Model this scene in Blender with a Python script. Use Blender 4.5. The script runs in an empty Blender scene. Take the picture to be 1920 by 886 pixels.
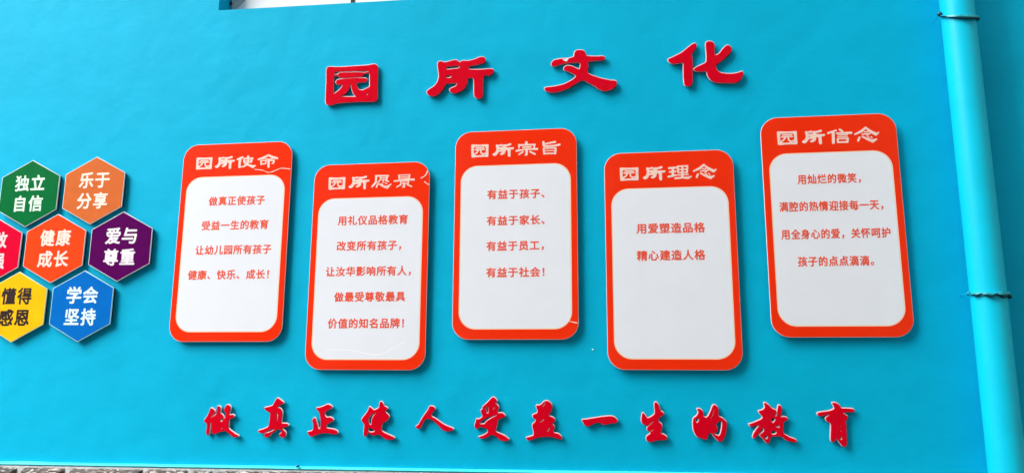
import bpy, bmesh, math, random
import numpy as np
from mathutils import Vector, Matrix, noise
random.seed(7)
S = bpy.context.scene
COL = S.collection
CAM_Z = 1.60                      # eye height over the yard
CAM_D = 3.4798                    # distance from the lens to the sign faces (the plane y = 0)
WALL = 0.023                      # the rendered wall face stands 23 mm behind the sign faces

# ------------------------------------------------------------------ camera, sky, sun, exposure
cd = bpy.data.cameras.new('camera')
cam = bpy.data.objects.new('camera', cd); COL.objects.link(cam); S.camera = cam
cd.sensor_fit = 'HORIZONTAL'; cd.sensor_width = 36.0
cd.lens = 36.0 * 1396.4 / 1920.0
cd.clip_start = 0.05; cd.clip_end = 5000
yaw, pitch, roll = math.radians(-8.2189), math.radians(10.1614), math.radians(0.2575)
fw = Vector((math.sin(yaw)*math.cos(pitch), math.cos(yaw)*math.cos(pitch), math.sin(pitch)))
r0 = Vector((math.cos(yaw), -math.sin(yaw), 0)); u0 = r0.cross(fw)
rr = r0*math.cos(roll) + u0*math.sin(roll); uu = -r0*math.sin(roll) + u0*math.cos(roll)
m = Matrix((( rr.x, uu.x, -fw.x, 0), (rr.y, uu.y, -fw.y, -CAM_D), (rr.z, uu.z, -fw.z, CAM_Z), (0, 0, 0, 1)))
cam.matrix_world = m

SUN_EL, SUN_AZ = math.radians(45), math.radians(232)     # from the upper left, behind the viewer
world = bpy.data.worlds.new('World'); S.world = world; world.use_nodes = True
wn = world.node_tree
bg = wn.nodes['Background']; bg.inputs['Strength'].default_value = 0.055
sky = wn.nodes.new('ShaderNodeTexSky'); sky.sky_type = 'NISHITA'; sky.sun_disc = False
sky.sun_elevation = SUN_EL; sky.sun_rotation = SUN_AZ
sky.air_density = 1.0; sky.dust_density = 4.0; sky.ozone_density = 1.0
hs = wn.nodes.new('ShaderNodeHueSaturation'); hs.inputs['Saturation'].default_value = 0.28   # milky overcast
wn.links.new(sky.outputs[0], hs.inputs['Color']); wn.links.new(hs.outputs[0], bg.inputs[0])
sd = bpy.data.lights.new('sun', 'SUN'); sd.energy = 1.5; sd.angle = math.radians(46); sd.color = (1.0, 0.96, 0.9)
sun = bpy.data.objects.new('sun', sd); COL.objects.link(sun)
sv = Vector((math.sin(SUN_AZ)*math.cos(SUN_EL), math.cos(SUN_AZ)*math.cos(SUN_EL), math.sin(SUN_EL)))
sun.rotation_euler = sv.to_track_quat('Z', 'Y').to_euler(); sun.location = (-4, -6, 9)
S.view_settings.view_transform = 'Standard'; S.view_settings.look = 'None'
S.view_settings.exposure = 2.0; S.view_settings.gamma = 1.0
S.view_settings.use_curve_mapping = False

# ------------------------------------------------------------------ materials
def mat(name, col, rough=0.5, spec=0.5, coat=0.0, metal=0.0, bump=None, mottle=None, bdist=0.002):
    """bump = (noise scale, strength[, scale2, strength2]); mottle = (scale, amount)"""
    M = bpy.data.materials.new(name); M.use_nodes = True
    nt = M.node_tree; b = nt.nodes['Principled BSDF']
    b.inputs['Base Color'].default_value = (*col, 1); b.inputs['Roughness'].default_value = rough
    b.inputs['Specular IOR Level'].default_value = spec; b.inputs['Metallic'].default_value = metal
    b.inputs['Coat Weight'].default_value = coat; b.inputs['Coat Roughness'].default_value = 0.06
    tc = nt.nodes.new('ShaderNodeTexCoord')
    geo = nt.nodes.new('ShaderNodeNewGeometry')
    if mottle:
        n = nt.nodes.new('ShaderNodeTexNoise'); n.inputs['Scale'].default_value = mottle[0]
        n.inputs['Detail'].default_value = 6; n.inputs['Roughness'].default_value = 0.6
        nt.links.new(geo.outputs['Position'], n.inputs['Vector'])
        r = nt.nodes.new('ShaderNodeMapRange'); a = mottle[1]
        r.inputs['From Min'].default_value = 0.3; r.inputs['From Max'].default_value = 0.7
        r.inputs['To Min'].default_value = 1 - a; r.inputs['To Max'].default_value = 1 + a
        nt.links.new(n.outputs['Fac'], r.inputs['Value'])
        mx = nt.nodes.new('ShaderNodeVectorMath'); mx.operation = 'SCALE'
        mx.inputs[0].default_value = col
        nt.links.new(r.outputs[0], mx.inputs['Scale'])
        nt.links.new(mx.outputs[0], b.inputs['Base Color'])
    if bump:
        prev = None
        for i in range(0, len(bump), 2):
            n = nt.nodes.new('ShaderNodeTexNoise'); n.inputs['Scale'].default_value = bump[i]
            n.inputs['Detail'].default_value = 4
            nt.links.new(geo.outputs['Position'], n.inputs['Vector'])
            bp = nt.nodes.new('ShaderNodeBump'); bp.inputs['Strength'].default_value = bump[i+1]
            bp.inputs['Distance'].default_value = bdist if i == 0 else bdist * 6
            nt.links.new(n.outputs['Fac'], bp.inputs['Height'])
            if prev: nt.links.new(prev.outputs[0], bp.inputs['Normal'])
            prev = bp
        nt.links.new(prev.outputs[0], b.inputs['Normal'])
    return M

WALLC = (0.0005, 0.455, 0.72)
M = {}
M['wall'] = mat('turquoise_render', WALLC, 0.6, 0.07, bump=(260, 0.35, 9, 0.5), mottle=(2.2, 0.05), bdist=0.0012)
M['ledge'] = mat('turquoise_ledge_lit', (0.05, 0.74, 0.84), 0.5, 0.3, bump=(60, 0.4), mottle=(14, 0.12))  # same render as the wall, lightened to paint in its lit top
M['pipe'] = mat('turquoise_pipe_paint', (0.002, 0.58, 0.82), 0.42, 0.2, bump=(40, 0.12), mottle=(5, 0.05))
M['wire'] = mat('painted_wire', (0.01, 0.40, 0.52), 0.35, 0.5, bump=(300, 0.4), mottle=(60, 0.35))
M['shadewire'] = mat('shadow_dark_wire', (0.003, 0.04, 0.055), 0.6, 0.1, mottle=(60, 0.35))  # shadow under the pipe straps, put into the colour
M['nail'] = mat('dark_nail', (0.012, 0.05, 0.12), 0.3, 0.6)
M['white'] = mat('white_acrylic_print', (0.84, 0.88, 0.96), 0.28, 0.2, coat=0.7, bump=(5, 0.35), mottle=(7, 0.015))
M['rim'] = mat('pale_acrylic_edge', (0.84, 0.72, 0.74), 0.25, 0.5)
M['border'] = mat('vermilion_print', (0.93, 0.030, 0.002), 0.25, 0.12, coat=0.3, bump=(5, 0.35), mottle=(9, 0.03))
M['wrinkle'] = mat('lifted_film_line', (0.95, 0.96, 0.98), 0.3, 0.2)
M['cream'] = mat('cream_keyline', (0.95, 0.70, 0.50), 0.3, 0.4)
M['ink'] = mat('red_ink', (0.84, 0.095, 0.045), 0.35, 0.4)
M['headink'] = mat('pale_pink_print', (0.95, 0.70, 0.62), 0.3, 0.4, mottle=(60, 0.05))
M['shade_backing'] = mat('dark_shade_backing', (0.02, 0.02, 0.022), 0.8, 0.2)  # near-black, stands in for the contact shadow behind the sheets
M['red'] = mat('red_acrylic', (0.68, 0.0, 0.014), 0.2, 0.12, coat=0.08, bump=(7, 0.3), mottle=(16, 0.06))
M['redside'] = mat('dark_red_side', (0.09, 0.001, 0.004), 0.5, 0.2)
M['highlight_chip'] = mat('white_highlight_chip', (0.90, 0.84, 0.90), 0.3, 0.5)  # white for the drawn sky highlight on letters, and for the chip
M['pvc'] = mat('white_window_profile', (0.86, 0.86, 0.88), 0.3, 0.5, mottle=(9, 0.05))
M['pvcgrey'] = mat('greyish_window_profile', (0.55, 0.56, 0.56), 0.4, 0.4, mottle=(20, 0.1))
M['seal_and_shade'] = mat('black_seal_and_shade', (0.012, 0.012, 0.014), 0.6, 0.3)
M['glass'] = mat('window_glass', (0.05, 0.06, 0.07), 0.03, 0.8, coat=1.0)
M['mortar'] = mat('white_mortar', (0.56, 0.58, 0.60), 0.85, 0.2, bump=(120, 0.8), mottle=(30, 0.25))
M['ground'] = mat('grey_concrete_ground', (0.16, 0.155, 0.15), 0.85, 0.3, bump=(60, 0.5), mottle=(0.8, 0.2))
M['facing'] = mat('beige_render', (0.42, 0.38, 0.32), 0.8, 0.2, bump=(90, 0.3), mottle=(1.5, 0.1))
M['speck'] = mat('white_paint_speck', (0.8, 0.85, 0.85), 0.5, 0.3)

def float_marks(X):
    # long shallow trowel strokes over the fine grain
    nt = X.node_tree; b = nt.nodes['Principled BSDF']; geo = nt.nodes.new('ShaderNodeNewGeometry')
    mp = nt.nodes.new('ShaderNodeMapping'); mp.inputs['Scale'].default_value = (2.2, 1, 26); mp.inputs['Rotation'].default_value = (0, 0.05, 0)
    n = nt.nodes.new('ShaderNodeTexNoise'); n.inputs['Scale'].default_value = 1.3; n.inputs['Detail'].default_value = 5; n.inputs['Distortion'].default_value = 0.8
    bp = nt.nodes.new('ShaderNodeBump'); bp.inputs['Strength'].default_value = 0.07; bp.inputs['Distance'].default_value = 0.006
    nt.links.new(geo.outputs['Position'], mp.inputs['Vector']); nt.links.new(mp.outputs[0], n.inputs['Vector'])
    nt.links.new(n.outputs['Fac'], bp.inputs['Height'])
    old = b.inputs['Normal'].links[0].from_socket; nt.links.new(old, bp.inputs['Normal']); nt.links.new(bp.outputs[0], b.inputs['Normal'])
float_marks(M['wall'])
def stone_mat():
    X = bpy.data.materials.new('streaked_split_stone'); X.use_nodes = True
    nt = X.node_tree; b = nt.nodes['Principled BSDF']; b.inputs['Roughness'].default_value = 0.75
    geo = nt.nodes.new('ShaderNodeNewGeometry')
    mp = nt.nodes.new('ShaderNodeMapping'); mp.inputs['Rotation'].default_value = (0, 0.5, 0.2)
    mp.inputs['Scale'].default_value = (1.0, 1.0, 3.4)
    nt.links.new(geo.outputs['Position'], mp.inputs['Vector'])
    n1 = nt.nodes.new('ShaderNodeTexNoise'); n1.inputs['Scale'].default_value = 22; n1.inputs['Detail'].default_value = 7
    n1.inputs['Distortion'].default_value = 1.6
    nt.links.new(mp.outputs[0], n1.inputs['Vector'])
    cr = nt.nodes.new('ShaderNodeValToRGB'); e = cr.color_ramp.elements
    e[0].position = 0.34; e[0].color = (0.03, 0.026, 0.024, 1)
    e[1].position = 0.60; e[1].color = (0.55, 0.55, 0.54, 1)
    k = cr.color_ramp.elements.new(0.47); k.color = (0.09, 0.08, 0.078, 1)
    k = cr.color_ramp.elements.new(0.535); k.color = (0.15, 0.13, 0.12, 1)
    nt.links.new(n1.outputs['Fac'], cr.inputs[0])
    n2 = nt.nodes.new('ShaderNodeTexNoise'); n2.inputs['Scale'].default_value = 3.1; n2.inputs['Detail'].default_value = 3
    nt.links.new(geo.outputs['Position'], n2.inputs['Vector'])
    mx = nt.nodes.new('ShaderNodeMix'); mx.data_type = 'RGBA'; mx.blend_type = 'MULTIPLY'
    mx.inputs['Factor'].default_value = 0.55
    c2 = nt.nodes.new('ShaderNodeValToRGB'); q = c2.color_ramp.elements
    q[0].position = 0.35; q[0].color = (0.62, 0.70, 0.80, 1); q[1].position = 0.65; q[1].color = (1.0, 0.72, 0.60, 1)
    nt.links.new(n2.outputs['Fac'], c2.inputs[0])
    nt.links.new(cr.outputs[0], mx.inputs[6]); nt.links.new(c2.outputs[0], mx.inputs[7])
    nt.links.new(mx.outputs[2], b.inputs['Base Color'])
    bp = nt.nodes.new('ShaderNodeBump'); bp.inputs['Strength'].default_value = 0.9; bp.inputs['Distance'].default_value = 0.012
    nt.links.new(n1.outputs['Fac'], bp.inputs['Height']); nt.links.new(bp.outputs[0], b.inputs['Normal'])
    return X
M['stone'] = stone_mat()

# ------------------------------------------------------------------ helpers
def empty(name, loc, parent=None):
    o = bpy.data.objects.new(name, None); COL.objects.link(o); o.location = loc
    o.empty_display_size = 0.1
    if parent: o.parent = parent
    return o
def tag(o, label=None, cat=None, group=None, kind=None):
    if label: o['label'] = label
    if cat: o['category'] = cat
    if group: o['group'] = group
    if kind: o['kind'] = kind
    return o
def link(name, me, mats, parent=None, loc=None):
    """mesh built in world metres; re-centred on its parent (all parents are unrotated)"""
    me.materials.clear()
    for x in (mats if isinstance(mats, (list, tuple)) else [mats]): me.materials.append(x)
    o = bpy.data.objects.new(name, me); COL.objects.link(o)
    if parent is not None:
        o.parent = parent
        p = Vector((0, 0, 0)); q = parent
        while q: p += q.location; q = q.parent
        if loc is None: me.transform(Matrix.Translation(-p))
        else: o.location = Vector(loc) - p
    elif loc is not None: o.location = loc
    return o
def mesh(name, verts, faces, smooth=False):
    me = bpy.data.meshes.new(name); me.from_pydata(verts, [], faces); me.update()
    if smooth:
        for p in me.polygons: p.use_smooth = True
    return me
def box(x0, x1, y0, y1, z0, z1, bevel=0.0):
    bm = bmesh.new()
    bmesh.ops.create_cube(bm, size=1)
    for v in bm.verts:
        v.co = Vector(((x0+x1)/2 + v.co.x*(x1-x0), (y0+y1)/2 + v.co.y*(y1-y0), (z0+z1)/2 + v.co.z*(z1-z0)))
    if bevel: bmesh.ops.bevel(bm, geom=bm.edges[:], offset=bevel, segments=2, affect='EDGES')
    bmesh.ops.recalc_face_normals(bm, faces=bm.faces[:])
    me = bpy.data.meshes.new('box'); bm.to_mesh(me); bm.free(); return me

def plate(loops, yf, thick, bevel=0.0, res=1):
    """closed x/z loops (holes by even-odd) -> slab whose front face is at y = yf, going back by thick"""
    c = bpy.data.curves.new('plate', 'CURVE'); c.dimensions = '2D'; c.fill_mode = 'BOTH'
    for L in loops:
        s = c.splines.new('POLY'); s.points.add(len(L)-1); s.use_cyclic_u = True
        for p, (x, z) in zip(s.points, L): p.co = (x, z, 0, 1)
    c.extrude = max(thick/2 - bevel, 0.00005)
    if bevel: c.bevel_depth = bevel; c.bevel_resolution = res; c.offset = -bevel
    o = bpy.data.objects.new('plate', c); COL.objects.link(o)
    dg = bpy.context.evaluated_depsgraph_get()
    me = bpy.data.meshes.new_from_object(o.evaluated_get(dg))
    COL.objects.unlink(o); bpy.data.objects.remove(o); bpy.data.curves.remove(c)
    # curve x,y -> world x,z ; curve z -> world -y
    me.transform(Matrix(((1, 0, 0, 0), (0, 0, -1, yf + thick/2), (0, 1, 0, 0), (0, 0, 0, 1))))
    return me
def rrect(x0, x1, z0, z1, r, n=10):
    P = []
    for cx, cz, a in ((x1-r, z1-r, 0), (x0+r, z1-r, 90), (x0+r, z0+r, 180), (x1-r, z0+r, 270)):
        for i in range(n+1):
            t = math.radians(a + 90*i/n); P.append((cx + r*math.cos(t), cz + r*math.sin(t)))
    return P
def ribbon(pts, w):
    """flat strip polygon along a polyline, w = width or list of widths"""
    n = len(pts); ws = w if isinstance(w, list) else [w]*n; A, B = [], []
    for i, (x, z) in enumerate(pts):
        a = pts[max(i-1, 0)]; b = pts[min(i+1, n-1)]
        d = Vector((b[0]-a[0], b[1]-a[1])).normalized(); nx, nz = -d.y*ws[i]/2, d.x*ws[i]/2
        A.append((x+nx, z+nz)); B.append((x-nx, z-nz))
    return A + B[::-1]
def smoothline(pts, k=4):
    out = []
    for i in range(len(pts)-1):
        p0 = pts[max(i-1, 0)]; p1 = pts[i]; p2 = pts[i+1]; p3 = pts[min(i+2, len(pts)-1)]
        for j in range(k):
            t = j/k
            out.append(tuple(0.5*((2*b) + (-a+c)*t + (2*a-5*b+4*c-d)*t*t + (-a+3*b-3*c+d)*t**3) for a, b, c, d in zip(p0, p1, p2, p3)))
    return out + [tuple(pts[-1])]
def tube(pts, rad, seg=8, ends=True):
    """tube along 3-D points; rad = number or list"""
    V, F = [], []; n = len(pts); rs = rad if isinstance(rad, list) else [rad]*n
    P = [Vector(p) for p in pts]; up = Vector((0, 0, 1))
    for i in range(n):
        d = (P[min(i+1, n-1)] - P[max(i-1, 0)]).normalized()
        a = d.cross(up if abs(d.z) < 0.9 else Vector((1, 0, 0))).normalized(); b = d.cross(a)
        for k in range(seg):
            t = 2*math.pi*k/seg; V.append(P[i] + (a*math.cos(t) + b*math.sin(t))*rs[i])
    for i in range(n-1):
        for k in range(seg):
            F.append((i*seg+k, i*seg+(k+1) % seg, (i+1)*seg+(k+1) % seg, (i+1)*seg+k))
    if ends: F += [tuple(range(seg))[::-1], tuple((n-1)*seg+k for k in range(seg))]
    return mesh('tube', [tuple(v) for v in V], F, True)

def ink_loops(s, bold):
    """outlines of a line of type, thickened and rounded like a painted sans, in em units"""
    c = bpy.data.curves.new('text', 'FONT'); c.body = s; c.size = 1.0
    c.space_character = 1.10; c.resolution_u = 4
    o = bpy.data.objects.new('text', c); COL.objects.link(o)
    bpy.context.view_layer.update()
    dg = bpy.context.evaluated_depsgraph_get()
    me = bpy.data.meshes.new_from_object(o.evaluated_get(dg))
    COL.objects.unlink(o); bpy.data.objects.remove(o); bpy.data.curves.remove(c)
    cnt = {}
    for p in me.polygons:
        for e in p.edge_keys: cnt[e] = cnt.get(e, 0) + 1
    E = np.array([[me.vertices[i].co.x, me.vertices[i].co.y, me.vertices[j].co.x, me.vertices[j].co.y] for (i, j), n in cnt.items() if n == 1])
    bpy.data.meshes.remove(me)
    cell = 0.009; mg = 0.06
    x0, x1 = E[:, [0, 2]].min()-mg, E[:, [0, 2]].max()+mg; y0, y1 = E[:, [1, 3]].min()-mg, E[:, [1, 3]].max()+mg
    X = np.arange(x0, x1, cell); Y = np.arange(y0, y1, cell) + 1.7e-5
    G = np.zeros((len(Y), len(X)), bool)
    for r, y in enumerate(Y):
        e = E[(E[:, 1] > y) != (E[:, 3] > y)]
        if len(e):
            xc = np.sort(e[:, 0] + (e[:, 2]-e[:, 0])*(y-e[:, 1])/(e[:, 3]-e[:, 1]))
            G[r] = np.searchsorted(xc, X) % 2 == 1
    rad = bold/cell; k = int(rad); D = G.copy()
    for i in range(-k, k+1):
        for j in range(-k, k+1):
            if i*i + j*j <= rad*rad: D |= np.roll(np.roll(G, i, 0), j, 1)
    Fd = D.astype(float); ker = (1/16, 4/16, 6/16, 4/16, 1/16)
    for ax in (0, 1): Fd = sum(w*np.roll(Fd, q-2, ax) for q, w in enumerate(ker))
    # marching squares
    lv = 0.5; Bm = Fd > lv
    code = Bm[:-1, :-1]*1 + Bm[:-1, 1:]*2 + Bm[1:, 1:]*4 + Bm[1:, :-1]*8
    def pt(e):
        q, i, j = e
        if q == 0: t = (lv-Fd[i, j])/(Fd[i, j+1]-Fd[i, j]); return (X[j]+t*cell, Y[i])
        t = (lv-Fd[i, j])/(Fd[i+1, j]-Fd[i, j]); return (X[j], Y[i]+t*cell)
    adj = {}
    for i, j in zip(*np.nonzero((code > 0) & (code < 15))):
        i, j = int(i), int(j)
        T_, R_, B_, L_ = (0, i, j), (1, i, j+1), (0, i+1, j), (1, i, j)
        tab = {1: [(L_, T_)], 2: [(T_, R_)], 3: [(L_, R_)], 4: [(R_, B_)], 5: [(L_, T_), (R_, B_)], 6: [(T_, B_)], 7: [(L_, B_)], 8: [(B_, L_)],
               9: [(B_, T_)], 10: [(T_, R_), (B_, L_)], 11: [(B_, R_)], 12: [(R_, L_)], 13: [(R_, T_)], 14: [(T_, L_)]}
        for a, b in tab[int(code[i, j])]: adj.setdefault(a, []).append(b); adj.setdefault(b, []).append(a)
    loops = []; seen = set()
    for st in list(adj):
        if st in seen: continue
        lp = [st]; seen.add(st); cur = st
        while True:
            nx = [q for q in adj[cur] if q not in seen]
            if not nx: break
            cur = nx[0]; seen.add(cur); lp.append(cur)
        if len(lp) < 6: continue
        P_ = np.array([pt(e) for e in lp])
        keep = simplify(P_, 0.0035)
        if len(keep) > 2: loops.append(keep)
    return loops
def simplify(P_, eps):
    P_ = np.vstack([P_, P_[:1]]); far = int(np.hypot(*(P_-P_[0]).T).argmax())
    def rec(a, b):
        if b <= a+1: return []
        A, d = P_[a], P_[b]-P_[a]; L = math.hypot(*d); Q = P_[a+1:b]-A
        dist = np.abs(d[0]*Q[:, 1]-d[1]*Q[:, 0])/L if L > 0 else np.hypot(*Q.T)
        k = int(dist.argmax())
        if dist[k] < eps: return []
        k += a+1
        return rec(a, k) + [k] + rec(k, b)
    return P_[[0] + rec(0, far) + [far] + rec(far, len(P_)-1)]
def text_mesh(s, x0, x1, zc, ink_h, bold, yf, thick=0.0006):
    """flat printed lettering: ink spans x0..x1, centre line at zc, height of a full character ink_h"""
    Ls = ink_loops(s, bold); a = min(q[:, 0].min() for q in Ls); b = max(q[:, 0].max() for q in Ls)
    sx = (x1-x0)/(b-a); sz = ink_h/0.93
    groups = []; reach = -9                    # phrases parted by a comma's wide gap are separate pieces of print
    for q in sorted(Ls, key=lambda q: q[:, 0].min()):
        if not groups or q[:, 0].min() - reach > 0.42: groups.append([])
        groups[-1].append(q); reach = max(reach, q[:, 0].max())
    return [plate([[(x0+(p[0]-a)*sx, zc+(p[1]-0.38)*sz) for p in q] for q in g], yf, thick) for g in groups]

ZB = CAM_Z
def Z(z): return z + ZB
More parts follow.
